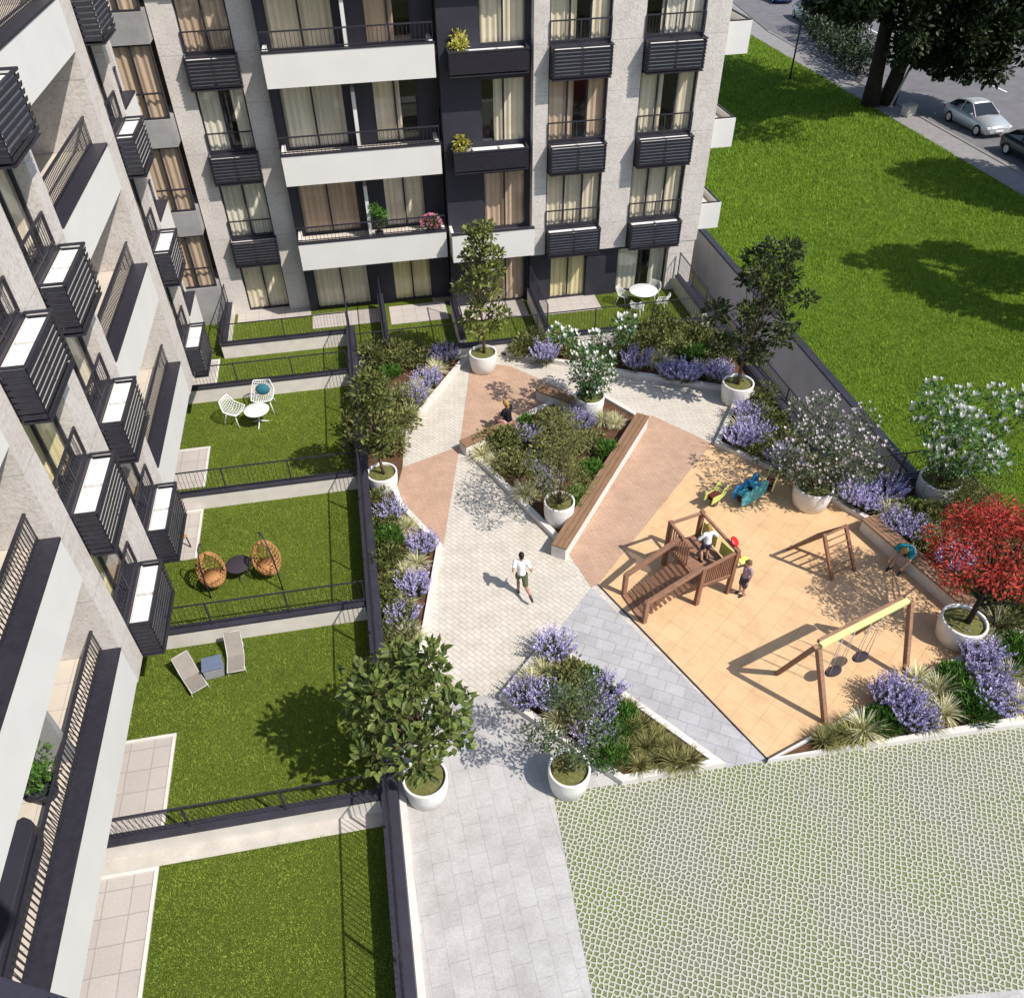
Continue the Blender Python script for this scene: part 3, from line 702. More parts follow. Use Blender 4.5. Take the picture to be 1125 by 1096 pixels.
bed('long planting bed between the garden wall and the cream paving', [(-.85, 24.52), X(514, 395), X(444, 479), (.15, 18.9), (-.1, 18.0), (.0, 17.2), X(486, 602), X(469, 702), X(457, 768), X(442, 838), (-.85, 8.9)], [1, 4, 5, 6, 7, 8])
bed('far planting bed below the rear gardens with blue lavender', [(4.2, 24.52), X(556, 391), X(681, 412), X(797, 430), (12.2, 20.6), (12.2, 24.52)], [1, 2])
bed('right planting bed between the playground and the sunken passage', [X(806, 444), X(785, 490), X(873, 528), X(954, 576), X(1050, 664), X(1103, 693), (16.35, 9.3), (16.35, 15.2), (13.0, 15.05), (12.65, 15.5), (12.3, 20.4)], [0, 1, 2])
bed('lower right planting bed between the playground and the grass pavers', [X(843, 838), X(1103, 696), (16.3, 9.0), (16.3, 6.6), X(1126, 798)], [0, 3, 4, 1], kw=.18)
bed('triangular planting bed beside the grass pavers', [X(602, 703), X(549, 768), X(683, 862), X(795, 842), X(650, 738)], [0, 1, 2, 3, 4])
bed('central planting bed enclosed by timber benches', [X(509, 492), X(619, 603), X(702, 459), X(655, 432), X(620, 436), X(568, 463)], [0, 2, 3, 4, 5])

m = MB(); m.box(-.855, 2.5, -.02, -.72, 8.88, .13); struct(m.build('path_kerb', 'kerb_stone'))
# ------------------------------------------------------------------ plants
def rv(r, flat=1.0):
    while True:
        v = Vector((r.uniform(-1, 1), r.uniform(-1, 1), r.uniform(-1, 1)))
        if .05 < v.length < 1: v.normalize(); v.z *= flat; return v.normalized()
def make_lavender(seed, n=85, rad=.42, ht=.52):
    r = random.Random(seed)
    a = MB(); b = MB()
    for i in range(n):
        th = r.uniform(0, 2*PI); q = math.sqrt(r.random())
        d = Vector((math.cos(th)*q*.75, math.sin(th)*q*.75, 1)).normalized()
        p0 = Vector((math.cos(th)*q*rad*.35, math.sin(th)*q*rad*.35, 0)); ln = ht*r.uniform(.75, 1.1)
        a.dia(p0, d, rv(r), ln*.9, .012)
        for k in range(5): a.leaf(p0+d*ln*r.uniform(.05, .6), (d+rv(r)*.8), rv(r), .13, .028)
        s0 = p0+d*ln*.55
        for k in range(13):
            f = k/12; wdt = .085*(1-.75*f)
            a_ = k*2.4
            sd = (d*.9+Vector((math.cos(a_), math.sin(a_), 0))*.8).normalized()
            b.dia(s0+d*(ln*.55*f), sd, rv(r), wdt, .038)
    return a, b
def make_grass(seed, n=230, rad=.42, ht=.42):
    r = random.Random(seed); a = MB()
    for i in range(n):
        th = r.uniform(0, 2*PI); lean = r.uniform(.1, 1.0); ln = ht*r.uniform(.8, 1.25)
        p = Vector((math.cos(th), math.sin(th), 0))*r.uniform(0, .07); d = Vector((math.cos(th)*lean, math.sin(th)*lean, 1)).normalized()
        side = Vector((-math.sin(th), math.cos(th), 0)); wd = r.uniform(.010, .018); prev = None; q = p.copy(); dd = d.copy()
        for k in range(4):
            f = k/3; ids = (a.pt(q-side*wd*(1-f*.9)), a.pt(q+side*wd*(1-f*.9)))
            if prev: a.face((prev[0], prev[1], ids[1], ids[0]))
            prev = ids; q = q+dd*ln/3; dd = (dd+Vector((math.cos(th)*.45, math.sin(th)*.45, -.55))*lean).normalized()
    return a
def make_shrub(seed, n=750, rad=.45, ht=.55, leaf=.085, wd=.045, up=.35, clumps=10):
    r = random.Random(seed); a = MB(); cs = []
    for k in range(clumps):
        v = rv(r); cs.append((Vector((v.x*rad*.6, v.y*rad*.6, ht*.5+v.z*ht*.3)), r.uniform(.35, .6)*rad))
    for i in range(n):
        c, q = r.choice(cs); v = rv(r); p = c+v*q*(r.random()**.4)
        if p.z < .02: p.z = r.uniform(.02, .15)
        d = (v+Vector((0, 0, up))+rv(r)*.5); a.leaf(p, d, v+rv(r)*.4, leaf*r.uniform(.7, 1.3), wd)
    b = MB()
    for k in range(6):
        c, q = cs[k % len(cs)]; b.tube([(0, 0, 0), c*.5, c], [.014, .010, .006], 5)
    return a, b
def make_feathery(seed, n=420, rad=.4, ht=.45):
    """upright needle-leaved green shrub"""
    r = random.Random(seed); a = MB()
    for i in range(n):
        th = r.uniform(0, 2*PI); q = math.sqrt(r.random()); base = Vector((math.cos(th)*q*rad, math.sin(th)*q*rad, 0))
        top = ht*(1-.45*q*q)*r.uniform(.75, 1.1); d = Vector((math.cos(th)*q*.5, math.sin(th)*q*.5, 1)).normalized()
        z0 = top*r.uniform(.25, .8); p = base*.8+Vector((0, 0, z0))
        for k in range(3): a.leaf(p, (d+rv(r)*.55), rv(r), .13*r.uniform(.7, 1.2), .022)
    return a
KINDS = {}
def proto(kind, variants):
    KINDS[kind] = variants; return variants
def build_protos():
    L = []
    for s in (1, 2, 3):
        a, b = make_lavender(s); t = a.build('lavender', 'stem_sage', recalc=False); b.build('flower_spikes', 'petal_lavender', t, recalc=False); L.append(t)
    KINDS['lavender'] = L
    KINDS['grass'] = [make_grass(s).build('ornamental_tuft', 'blade_straw', recalc=False) for s in (4, 5, 6)]
    KINDS['darkgrass'] = [make_grass(s, 200, .4, .34).build('ornamental_tuft', 'blade_olive', recalc=False) for s in (14, 15)]
    KINDS['bright'] = [make_feathery(s).build('green_shrub', 'leaf_bright', recalc=False) for s in (7, 8)]
    for kd, mt, seeds in (('olive', 'leaf_olive', (9, 10, 11)), ('hedge', 'leaf_hedge', (12, 13))):
        L = []
        for s in seeds:
            a, b = make_shrub(s); t = a.build('leafy_shrub' if kd == 'olive' else 'hedge_shrub', mt, recalc=False); b.build('stems', 'bark', t, recalc=False); L.append(t)
        KINDS[kd] = L
build_protos()
USED = {}
DESC = {'lavender': 'purple lavender clump', 'grass': 'straw-coloured ornamental grass tuft', 'darkgrass': 'olive ornamental grass tuft', 'bright': 'bright green needle-leaved shrub', 'olive': 'olive-green leafy shrub', 'hedge': 'dark green hedge shrub'}
CATS = {'lavender': 'lavender', 'grass': 'grass', 'darkgrass': 'grass', 'bright': 'shrub', 'olive': 'shrub', 'hedge': 'shrub'}
rp = random.Random(5)
def plant(kind, x, y, sc, label, group, z=.07):
    sc *= 1.16*rp.uniform(.86, 1.1)
    v = KINDS[kind]; src = v[rp.randrange(len(v))]
    if id(src) not in USED:
        USED[id(src)] = 1; o = src; o.location = (x, y, z); o.rotation_euler.z = rp.uniform(0, 6.28); o.scale = (sc, sc, sc*rp.uniform(.9, 1.1))
        tag(o, label, CATS[kind], group); return o
    o = dup(src, (x, y, z), rp.uniform(0, 6.28), label, group, (sc, sc, sc*rp.uniform(.9, 1.1))); o['category'] = CATS[kind]; return o
def plant_bed(name, ends, items, key):
    """items: (kind, x, y, scale); labels count along the bed from one end"""
    by = {}
    for it in items: by.setdefault(it[0], []).append(it)
    for kind, L in by.items():
        L.sort(key=key)
        for i, (k, x, y, s) in enumerate(L):
            lab = f'{ORD[i]} {DESC[kind]} from {ends} of {name}' if len(L) > 1 else f'only {DESC[kind]} in {name}'
            plant(kind, x, y, s, lab, f'{DESC[kind]}s of {name}')
def Q(kind, s, *pts, z=.25): return [(kind, *tuple(P(x, y, z)[:2]), s) for x, y in pts]
r0 = random.Random(3)
items = Q('lavender', 1.05, (488, 394), (470, 420), (455, 440), (465, 600), (457, 646), (443, 681), (431, 565)) \
    + Q('grass', 1.0, (479, 405), (436, 437), (461, 430), (449, 458), (446, 578), (433, 585), (458, 616), (445, 628), (441, 664), (449, 700)) \
    + Q('bright', 1.0, (428, 408), (427, 592), (402, 440)) + Q('olive', 1.2, (412, 450), (422, 474), (438, 466), (432, 488), (444, 448), (400, 490), (398, 420), (415, 432), (402, 470), (436, 398), (460, 395), (412, 398), (425, 455)) \
    + [('hedge', -.55+r0.uniform(-.06, .06), y, r0.uniform(.85, 1.05)) for y in (17.0, 16.2, 15.4, 14.6, 13.8, 13.0, 12.2, 11.5, 10.7, 9.9)] + Q('olive', .8, (432, 612), (424, 650), (440, 720))
plant_bed('the garden wall bed', 'far end', items, lambda i: -i[2])
items = Q('lavender', 1.1, (598, 393), (699, 400), (737, 411), (754, 413), (788, 413)) + Q('grass', 1.05, (714, 396), (769, 405), (728, 396)) \
    + Q('bright', 1.15, (757, 388), (768, 390)) + Q('olive', 1.25, (570, 383), (584, 381), (612, 385), (715, 375), (743, 366), (738, 385), (790, 396)) + Q('hedge', 1.3, (700, 372), (726, 366), (763, 368), (782, 380), (685, 382))
plant_bed('the far bed', 'left end', items, lambda i: i[1])
items = Q('lavender', 1.1, (822, 457), (813, 484), (826, 481), (861, 509), (937, 548), (952, 553), (975, 543), (988, 580), (1003, 586), (1045, 620)) + Q('grass', 1.05, (813, 470), (974, 562), (988, 565), (1030, 590), (1055, 630), (1108, 672), (1096, 686)) \
    + Q('bright', 1.0, (1004, 560), (1062, 650)) + Q('hedge', 1.05, (832, 440), (840, 455), (851, 470), (862, 487), (905, 520), (1020, 575), (1085, 640), (1100, 660), (1118, 660), (1112, 684), (1122, 676)) + Q('olive', 1.1, (838, 495), (880, 515), (960, 530), (1005, 572), (1018, 600))
plant_bed('the bed beside the sunken passage', 'far end', items, lambda i: -i[2])
items = Q('lavender', 1.05, (1077, 722), (1082, 745), (1094, 771), (988, 770), (975, 766), (1003, 790)) + Q('grass', 1.1, (1008, 745), (1031, 757), (1038, 780), (1085, 711), (1108, 742), (1117, 772), (950, 799)) \
    + Q('darkgrass', 1.1, (922, 806), (906, 812), (938, 806), (1020, 790)) + Q('bright', 1.05, (970, 792), (1051, 746), (1061, 762), (1073, 780), (1113, 712), (1120, 730))
plant_bed('the lower right bed', 'left end', items, lambda i: i[1])
items = Q('lavender', .95, (609, 714), (577, 766), (601, 768), (664, 760), (659, 784), (650, 806)) + Q('grass', 1.0, (597, 735), (585, 745), (615, 789)) \
    + Q('darkgrass', .95, (690, 778), (706, 795), (722, 806), (740, 820), (757, 834), (703, 838), (725, 833), (743, 835), (729, 818), (712, 818), (694, 800), (690, 822)) + Q('bright', 1.0, (647, 745), (680, 788), (674, 806), (668, 828)) + Q('olive', 1.0, (628, 745), (630, 768), (636, 790))
plant_bed('the triangular bed', 'far end', items, lambda i: -i[2])
items = Q('lavender', 1.0, (639, 467), (632, 459), (579, 481), (590, 511), (603, 532)) + Q('grass', 1.0, (531, 496), (546, 505), (577, 541), (676, 462), (662, 460)) \
    + Q('bright', 1.05, (580, 465), (667, 495), (650, 517), (637, 545), (628, 556)) + Q('olive', 1.15, (560, 488), (600, 470), (615, 460), (618, 490), (645, 485), (600, 500), (620, 515), (565, 515), (550, 490))
plant_bed('the central bed', 'far end', items, lambda i: -i[2])

# ------------------------------------------------------------------ trees
def make_pot(t, rad, h):
    m = MB()
    m.lathe([(rad*.80, 0), (rad*.86, .02), (rad*.98, h*.55), (rad, h-.03), (rad*.995, h), (rad*.90, h), (rad*.885, h-.02), (rad*.88, h*.55)], n=40); p = m.build('pot', 'pot_glaze', t)
    m = MB(); r = random.Random(rad); c = m.pt((0, 0, h-.04)); prev = None
    for k in range(1, 6):
        ring = [m.pt((math.cos(2*PI*j/30)*rad*.895*k/5, math.sin(2*PI*j/30)*rad*.895*k/5, h-.08+.05*(1-(k/5)**2)+r.uniform(-.015, .015))) for j in range(30)]
        for j in range(30):
            if prev: m.face((prev[j], ring[j], ring[(j+1) % 30], prev[(j+1) % 30]), True)
            else: m.face((c, ring[j], ring[(j+1) % 30]), True)
        prev = ring
    m.build('soil', 'moss', p, recalc=False)
def crown(t, seed, clusters, leaf, n, ln, wd, up=.3, flowers=None, fl_n=0, fl_len=.14, trunk_r=.06, z0=.6, fork=.35, bark='bark', droop=0, name='crown', dens=1.0, bend=(0, 0), stems=1):
    """clusters: (x, y, z, r); limbs run from the trunk to every cluster, leaves sit near the cluster shells"""
    r = random.Random(seed); tr = MB()
    zt = max(c[2] for c in clusters); zf = z0+(zt-z0)*fork
    axis = lambda f: Vector((bend[0]*f*f+.05*math.sin(f*7+seed), bend[1]*f*f+.04*math.cos(f*6+seed)-.04, z0+(zt-z0)*f))
    if stems == 1:
        ks = [i/8 for i in range(9)]; tr.tube([axis(k) for k in ks], [trunk_r*(1-.8*k) for k in ks], 9)
    for (x, y, z, q) in clusters:
        c = Vector((x, y, z)); f = max(.12, min(.85, fork*r.uniform(.6, 1.1)+.45*max(0, (z-zf)/(zt-z0))))
        a = axis(f) if stems == 1 else Vector((r.uniform(-.08, .08), r.uniform(-.08, .08), z0))
        mid = a.lerp(c, .5)+Vector((r.uniform(-.1, .1), r.uniform(-.1, .1), .08*(1 if stems == 1 else -1)))
        r1 = trunk_r*.5*(1-.5*f); tr.tube([a, a.lerp(mid, .5)+rv(r)*.03, mid, c.lerp(mid, .4)+rv(r)*.03, c], [r1, r1*.85, r1*.65, r1*.45, r1*.2], 6)
        for k in range(4):
            e = c+rv(r)*q*.75; tr.tube([c.lerp(mid, .25), c.lerp(e, .5)+rv(r)*.03, e], [r1*.3, r1*.2, r1*.1], 4)
    tr.build('trunk', bark, t)
    lf = MB(); fm = MB(); tot = sum(c[3]**2 for c in clusters)
    for (x, y, z, q) in clusters:
        c = Vector((x, y, z)); k = int(n*q*q/tot*dens)
        for i in range(k):
            v = rv(r); rr = q*(r.random()**.45); p = c+Vector((v.x*rr, v.y*rr, v.z*rr*.8))
            d = v*.8+rv(r)*.6+Vector((0, 0, up-droop)); nr = Vector((0, 0, 1))+rv(r)*.7
            lf.leaf(p, d, nr, ln*r.uniform(.65, 1.2), wd*r.uniform(.8, 1.15), curl=.15+droop*.3)
        if flowers:
            for i in range(max(1, int(fl_n*q*q/tot))):
                v = rv(r); v.z = abs(v.z)*1.1-.15; v.normalize(); p = c+v*q*r.uniform(.8, 1.05); sz = fl_len*r.uniform(.75, 1.2)
                for j in range(4):
                    a_ = j*PI/2+r.uniform(0, .6); fm.leaf(p, Vector((math.cos(a_)*.55, math.sin(a_)*.55, 1)), Vector((-math.cos(a_), -math.sin(a_), .3)), sz, sz*.5, .2)
    cr = lf.build(name, leaf, t, recalc=False)
    if flowers: fm.build('blossoms', flowers, cr, recalc=False)
def blob(r, n, rx, ry, zlo, zhi, q0, q1, shape=None, cx=0, cy=0):
    out = []
    for i in range(n):
        f = (i+r.uniform(.1, .9))/n; z = zlo+(zhi-zlo)*f; k = shape(f) if shape else math.sin(PI*min(.97, max(.08, f)))**.6
        th = i*2.4+r.uniform(-.5, .5); q = r.uniform(.25, 1)**.6
        out.append((cx*f+math.cos(th)*rx*k*q, cy*f+math.sin(th)*ry*k*q, z, r.uniform(q0, q1)))
    return out
def potted(label, cat, base, rad, h, group='large white planters with small trees'):
    t = thing('potted_tree', label, cat, (base[0], base[1], 0.004), 0, group); make_pot(t, rad*.92, h*.96); return t
R = random.Random
r = R(1); t = potted('tall slender green tree in a white pot at the head of the terracotta paving', 'tree', (3.42, 23.75), .52, .72)
crown(t, 1, blob(r, 24, .95, .95, 1.5, 5.15, .22, .42, lambda f: 1.0-.75*max(0, f-.35)/.65 if f > .35 else .55+1.2*f), 'leaf_tall', 2100, .16, .085, fork=.3, trunk_r=.055)
r = R(2); t = potted('bushy green tree in a white pot against the garden wall', 'tree', (-.46, 18.05), .48, .68)
crown(t, 2, blob(r, 14, .62, .62, 1.25, 3.85, .2, .36), 'leaf_tall', 1500, .15, .075, fork=.25, trunk_r=.05)
r = R(3); t = potted('white-flowering shrub in a white pot at the corner of the central bed', 'tree', (6.35, 20.5), .52, .72)
crown(t, 3, blob(r, 18, 1.15, 1.0, .95, 3.1, .25, .42, lambda f: .35+.8*f if f < .7 else 1.0), 'leaf_flowering', 1900, .14, .06, flowers='petal_white', fl_n=190, fork=.1, trunk_r=.04, stems=5)
r = R(4); t = potted('tall dark broad-leaved tree in a white pot near the passage', 'tree', (11.22, 20.2), .55, .75)
crown(t, 4, blob(r, 24, 1.35, 1.25, 1.7, 5.5, .25, .45, lambda f: .55+1.0*f if f < .45 else 1.0-.65*(f-.45)/.55, .3, -.3), 'leaf_dark', 2300, .20, .10, fork=.3, trunk_r=.06, bend=(.25, -.25))
r = R(5); t = potted('loose olive-green tree in a white pot inside the central bed', 'tree', (4.22, 15.72), .46, .80)
crown(t, 5, blob(r, 20, 1.05, 1.1, 1.3, 3.5, .25, .45), 'leaf_olive', 2300, .10, .035, fork=.15, trunk_r=.035, stems=5)
r = R(6); t = potted('dense shrub with small pale blossoms in a white pot at the playground edge', 'tree', (11.32, 15.05), .58, .72)
crown(t, 6, blob(r, 24, 1.5, 1.25, .95, 2.85, .3, .5, lambda f: .5+.7*f if f < .6 else 1.0-.4*(f-.6)), 'leaf_variegated', 3300, .12, .04, flowers='petal_blush', fl_n=360, fl_len=.085, fork=.1, trunk_r=.04, stems=6)
r = R(7); t = potted('spreading shrub with large white blossoms in a tilted-looking white pot beside the field', 'tree', (14.83, 14.6), .60, .75)
crown(t, 7, blob(r, 24, 1.65, 1.45, 1.15, 3.3, .28, .46, lambda f: .4+.75*f if f < .75 else 1.0, .35, 0), 'leaf_flowering', 2500, .14, .06, flowers='petal_white', fl_n=220, fl_len=.15, fork=.1, trunk_r=.045, stems=6)
r = R(8); t = potted('red-leaved maple with spreading layers in a white pot by the bench', 'maple tree', (12.55, 9.95), .56, .70)
crown(t, 8, [(.50+math.cos(i*2.4)*1.45*k, .42+math.sin(i*2.4)*1.35*k, 2.15+1.2*(1-k)+(i % 3)*.17, .40) for i, k in [(j, ((j+1.5)/27)**.5) for j in range(26)]]+[(1.5, -.9, 1.75, .33), (1.85, -.2, 1.8, .33), (-.55, .95, 1.9, .3)], 'leaf_maple', 7600, .095, .036, up=-.1, droop=.15, fork=.25, trunk_r=.075, bark='dark_bark', bend=(.5, .2))
r = R(9); t = potted('thin airy shrub in a white pot beside the triangular bed', 'tree', (2.6, 8.0), .47, .72)
crown(t, 9, blob(r, 13, .95, .85, 1.15, 3.3, .2, .34), 'leaf_airy', 1500, .085, .04, fork=.15, trunk_r=.022, stems=5)
r = R(10); t = potted('magnolia with large glossy leaves in a white pot by the grey path', 'magnolia', (-.28, 8.35), .50, .72)
crown(t, 10, blob(r, 22, 1.12, 1.05, 1.9, 4.15, .28, .46, lambda f: .75+.5*f if f < .5 else 1.0-.55*(f-.5)/.5, -.2, .25), 'leaf_magnolia', 1750, .20, .105, fork=.25, trunk_r=.06)

# big street tree and the two trees whose shade lies on the field
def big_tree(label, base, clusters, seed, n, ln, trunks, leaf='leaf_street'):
    t = thing('street_tree', label, 'tree', (base[0], base[1], 0), 0, 'trees around the grass field')
    r = random.Random(seed); m = MB()
    for (dx, dy, lx, ly, h, rad) in trunks:
        m.tube([(dx, dy, -.2), (dx+lx*.1, dy+ly*.1, h*.12), (dx+lx*.4, dy+ly*.4, h*.5), (dx+lx, dy+ly, h)], [rad*1.35, rad, rad*.8, rad*.4], 12)
        for k in range(7):
            f = r.uniform(.35, 1); a = Vector((dx+lx*f, dy+ly*f, h*f)); c = Vector(r.choice(clusters)[:3]); m.tube([a, a.lerp(c, .5)+Vector((0, 0, .4)), c], [rad*.35, rad*.22, rad*.06], 6)
    m.build('trunk', 'dark_bark', t)
    wt = [c[3]**2*(c[4] if len(c) > 4 else 1) for c in clusters]; lf = MB(); tot = sum(wt)
    for (x, y, z, q), w1 in zip([c[:4] for c in clusters], wt):
        for i in range(int(n*w1/tot)):
            v = rv(r); p = Vector((x, y, z))+v*q*(r.random()**.45); lf.leaf(p, v+rv(r)*.8, Vector((0, 0, 1))+rv(r)*.6, ln*r.uniform(.7, 1.3), ln*.62)
    lf.build('crown', leaf, t, recalc=False)
r = R(21); cl = [(math.cos(i*2.4)*r.uniform(2, 9.5)-1.5, math.sin(i*2.4)*r.uniform(1.5, 8)-1, r.uniform(8.5, 21), r.uniform(1.7, 2.8)) for i in range(60)]
cl += [(math.cos(k*2.4)*3.4-1.5, 5.5+math.sin(k*2.4)*3.0, 11+(k % 5)*1.2, 2.0) for k in range(14)]
r = R(210)
for i in range(125):
    x = -6.2+12.6*r.random(); lowest = 2.3+.26*abs(x-3.4)+(1.2 if x < -.9 else 0)
    cl.append((x, r.uniform(-3.6, -.6), lowest+(7.6-lowest)*r.random(), r.uniform(.6, 1.0), 5))
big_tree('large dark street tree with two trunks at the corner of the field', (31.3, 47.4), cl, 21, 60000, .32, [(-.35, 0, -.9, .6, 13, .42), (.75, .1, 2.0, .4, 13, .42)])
r = R(22); cl = [(math.cos(i*2.4)*r.uniform(.6, 4.4)*(1-.04*i), math.sin(i*2.4)*r.uniform(.6, 4.4)*(1-.04*i), 3.2+i*.5, 1.25*(1-.03*i)) for i in range(19)]
big_tree('tree outside the frame shading the middle of the field', (28.6, 22.0), cl, 22, 9000, .30, [(0, 0, .2, .1, 11, .3)])
r = R(23); cl = [(math.cos(i*2.4)*r.uniform(.6, 5.4)*(1-.04*i), math.sin(i*2.4)*r.uniform(.6, 5.4)*(1-.04*i), 3.2+i*.5, 1.7*(1-.03*i)) for i in range(19)]
big_tree('tree outside the frame shading the field near the street', (35.4, 30.4), cl, 23, 13000, .30, [(0, 0, .2, .1, 11, .3)])
for i, (x, y) in enumerate(((33.4, 53.5), (33.9, 56.2), (34.6, 59.0), (35.4, 62.0), (36.2, 65.2))):
    cl = [(math.cos(k*2.4)*.9, math.sin(k*2.4)*1.2, .7+(k % 3)*.5, .8) for k in range(8)]
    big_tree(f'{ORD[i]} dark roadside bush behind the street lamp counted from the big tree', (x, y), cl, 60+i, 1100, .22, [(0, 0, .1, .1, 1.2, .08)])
# shrub mass at the corner by the field, potted balcony plants
def shrub_thing(name, label, loc, rad, ht, mt, seed, n=900, leaf=.085, cat='shrub'):
    a, b = make_shrub(seed, n, rad, ht, leaf, leaf*.5, clumps=14); t = a.build(name, mt, recalc=False); t.location = loc; b.build('stems', 'bark', t, recalc=False)
    return tag(t, label, cat)
shrub_thing('round_shrub', 'large round dark shrub at the corner of the field', (15.25, 13.9, .05), 1.05, 1.25, 'leaf_hedge', 31, 3800, .07)
shrub_thing('round_shrub', 'lower olive shrub in front of the large round shrub', (15.6, 12.7, .05), .85, .8, 'leaf_olive', 32, 2200, .07)
shrub_thing('round_shrub', 'spreading dark shrub behind the red maple', (15.3, 11.2, .05), .9, .8, 'leaf_hedge', 33, 2200, .07)
def box_plant(label, loc, rad, ht, mt, seed, n, leaf, flowers=None, bw=.35):
    t = thing('balcony_plant', label, 'plant', loc); m = MB(); m.lathe([(bw*.32, 0), (bw*.42, .26), (bw*.45, .28), (bw*.36, .28), (bw*.36, .22)], n=20); m.disc((0, 0, .23), bw*.38, 20); m.build('pot', 'charcoal_panel', t)
    a, b = make_shrub(seed, n, rad, ht, leaf, leaf*.5, clumps=10); o = a.build('foliage', mt, t, (0, 0, .22), recalc=False); b.build('stems', 'bark', o, recalc=False)
    if flowers:
        r = random.Random(seed); f = MB()
        for i in range(130): v = rv(r); v.z = abs(v.z); f.leaf(Vector((v.x*rad, v.y*rad, ht*.4+v.z*ht*.55)), v+rv(r)*.4, rv(r), .09, .07)
        f.build('flowers', flowers, o, recalc=False)
box_plant('pink flowering plant on the first white balcony of the rear building', (2.35, 28.2, 3.0), .34, .55, 'leaf_flowering', 41, 260, .08, 'petal_pink')
box_plant('tall green plant beside the white screen on the first balcony', (.48, 28.35, 3.0), .32, 1.15, 'leaf_bright', 42, 420, .10)
box_plant('yellow-green plant on the upper charcoal ledge', (3.6, 28.15, 8.4), .3, 1.0, 'petal_yellow', 43, 380, .12)
box_plant('yellow-green plant on the lower charcoal ledge', (3.6, 28.15, 5.4), .28, .85, 'petal_yellow', 44, 340, .12)
box_plant('leafy green shrub by the grey partition of the left building balcony', (-6.5, 7.9, 3.0), .45, .95, 'leaf_bright', 45, 700, .09, bw=.6)
box_plant('broad-leaved green plant on the left building second balcony', (-6.7, 17.4, 6.0), .45, 1.1, 'leaf_dark', 46, 300, .2, bw=.5)

# ------------------------------------------------------------------ benches
def bench(label, p, q, width, h, base_w=None, slats=4, backside=1, group=None):
    """timber slat seat on a low concrete plinth running from p to q"""
    p, q = Vector(p), Vector(q); ln = (q-p).length
    t = thing('bench', label, 'bench', (p.x, p.y, 0), math.atan2(q.y-p.y, q.x-p.x), group)
    m = MB(); m.box(.02, -width/2+.03, -.05, ln-.02, width/2-.015, h-.05); m.build('plinth', 'kerb_stone', t, bevel=.01)
    m = MB(); sw = (width-.02)/slats
    for i in range(slats): m.box(0, -width/2+i*sw+.006, h-.048, ln, -width/2+(i+1)*sw-.006, h)
    m.build('seat', 'bench_wood', t, bevel=.004)
a, b = P(619, 602, .45), P(711, 456, .45); d = Vector((b.x-a.x, b.y-a.y)).normalized(); nn = Vector((-d.y, d.x))
bench('long timber bench along the terracotta paving side of the central bed', Vector((a.x, a.y))+nn*.14, Vector((b.x, b.y))+nn*.14, .46, .45, slats=3)
bench('short timber bench at the upper left edge of the central bed', P(508, 488, .4).xy+Vector((.0, .05)), P(566, 463, .4).xy+Vector((.0, .05)), .42, .4, slats=3)
bench('short timber bench by the white-flowering pot at the back of the central bed', P(592, 425, .4).xy, P(632, 440, .4).xy, .42, .4, slats=3)
bench('timber bench at the playground edge where a person in teal rests', (12.36, 13.85), (13.22, 10.55), .5, .42, slats=4)

# ------------------------------------------------------------------ playground
U = Vector((.974, .228, 0)); V = Vector((-.228, .974, 0)); O = Vector((6.9, 12.13, 0))
tw = thing('climbing_tower', 'wooden climbing tower with a slatted ramp, yellow panels and a boy on its platform', 'climbing frame', O, math.atan2(.228, .974))
SX, SY, HP, HT = .93, 1.5, .78, 1.55
for x, y, h in ((0, 0, 1.32), (SX, 0, HT), (SX, SY, HT), (0, SY, HT)):
    m = MB(); m.box(x-.055, y-.055, -.05, x+.055, y+.055, h); m.build('post', 'play_wood', tw, bevel=.008)
m = MB()
for i in range(9): m.box(-.04, .06+i*.155, HP-.05, SX+.04, .06+i*.155+.145, HP)
m.build('platform', 'play_wood_rail', tw)
m = MB(); m.box(.056, -.03, HP-.16, SX-.056, .03, HP-.052); m.box(.056, SY-.03, HP-.16, SX-.056, SY+.03, HP-.052); m.box(SX-.03, .056, HP-.16, SX+.03, SY-.056, HP-.052); m.box(-.03, .056, HP-.16, .03, SY-.056, HP-.052); m.build('joist', 'play_wood_rail', tw)
for a, b in (((.05, SY, HT-.06), (SX-.05, SY, HT-.06)), ((SX, .05, HT-.06), (SX, SY-.05, HT-.06)), ((.05, 0, 1.28), (SX-.05, 0, HT-.08)), ((0, SY*.62, HT-.06), (0, SY-.05, HT-.06))):
    m = MB(); m.bar(a, b, .07, .06); m.build('top_rail', 'play_wood_rail', tw, bevel=.006)
m = MB()
for i in range(14): x = .085+i*(SX-.17)/13; m.box(x-.016, -.018, HP-.1, x+.016, .018, 1.26+.2*i/13)
m.box(.06, -.03, HP-.14, SX-.06, .03, HP-.10); m.build('railing', 'play_wood', tw)
m = MB()
for i in range(9): y = .1+i*(SY*.58-.12)/8; m.box(-.015, SY-y-.016, HP, .015, SY-y+.016, HT-.10)
m.build('railing', 'play_wood', tw)
for y0, y1 in ((.08, .68), (.84, 1.44)):
    m = MB(); m.hexa([(SX+.06, y0, HP+.02), (SX+.085, y0, HP+.02), (SX+.085, y1, HP+.02), (SX+.06, y1, HP+.02), (SX+.06, y0, HP+.5), (SX+.085, y0, HP+.5), (SX+.085, y1, HP+.42), (SX+.06, y1, HP+.42)]); m.build('yellow_panel', 'yellow_panel', tw, bevel=.006)
m = MB(); m.box(SX+.06, -.16, 1.14, SX+.34, .02, 1.18); m.build('yellow_shelf', 'yellow_panel', tw, bevel=.008)
m = MB(); m.tube([(SX+.16, .02, 1.18), (SX+.12, .10, 1.40), (SX+.06, .20, 1.56)], .022, 8); m.build('red_handle', 'red_plastic', tw)
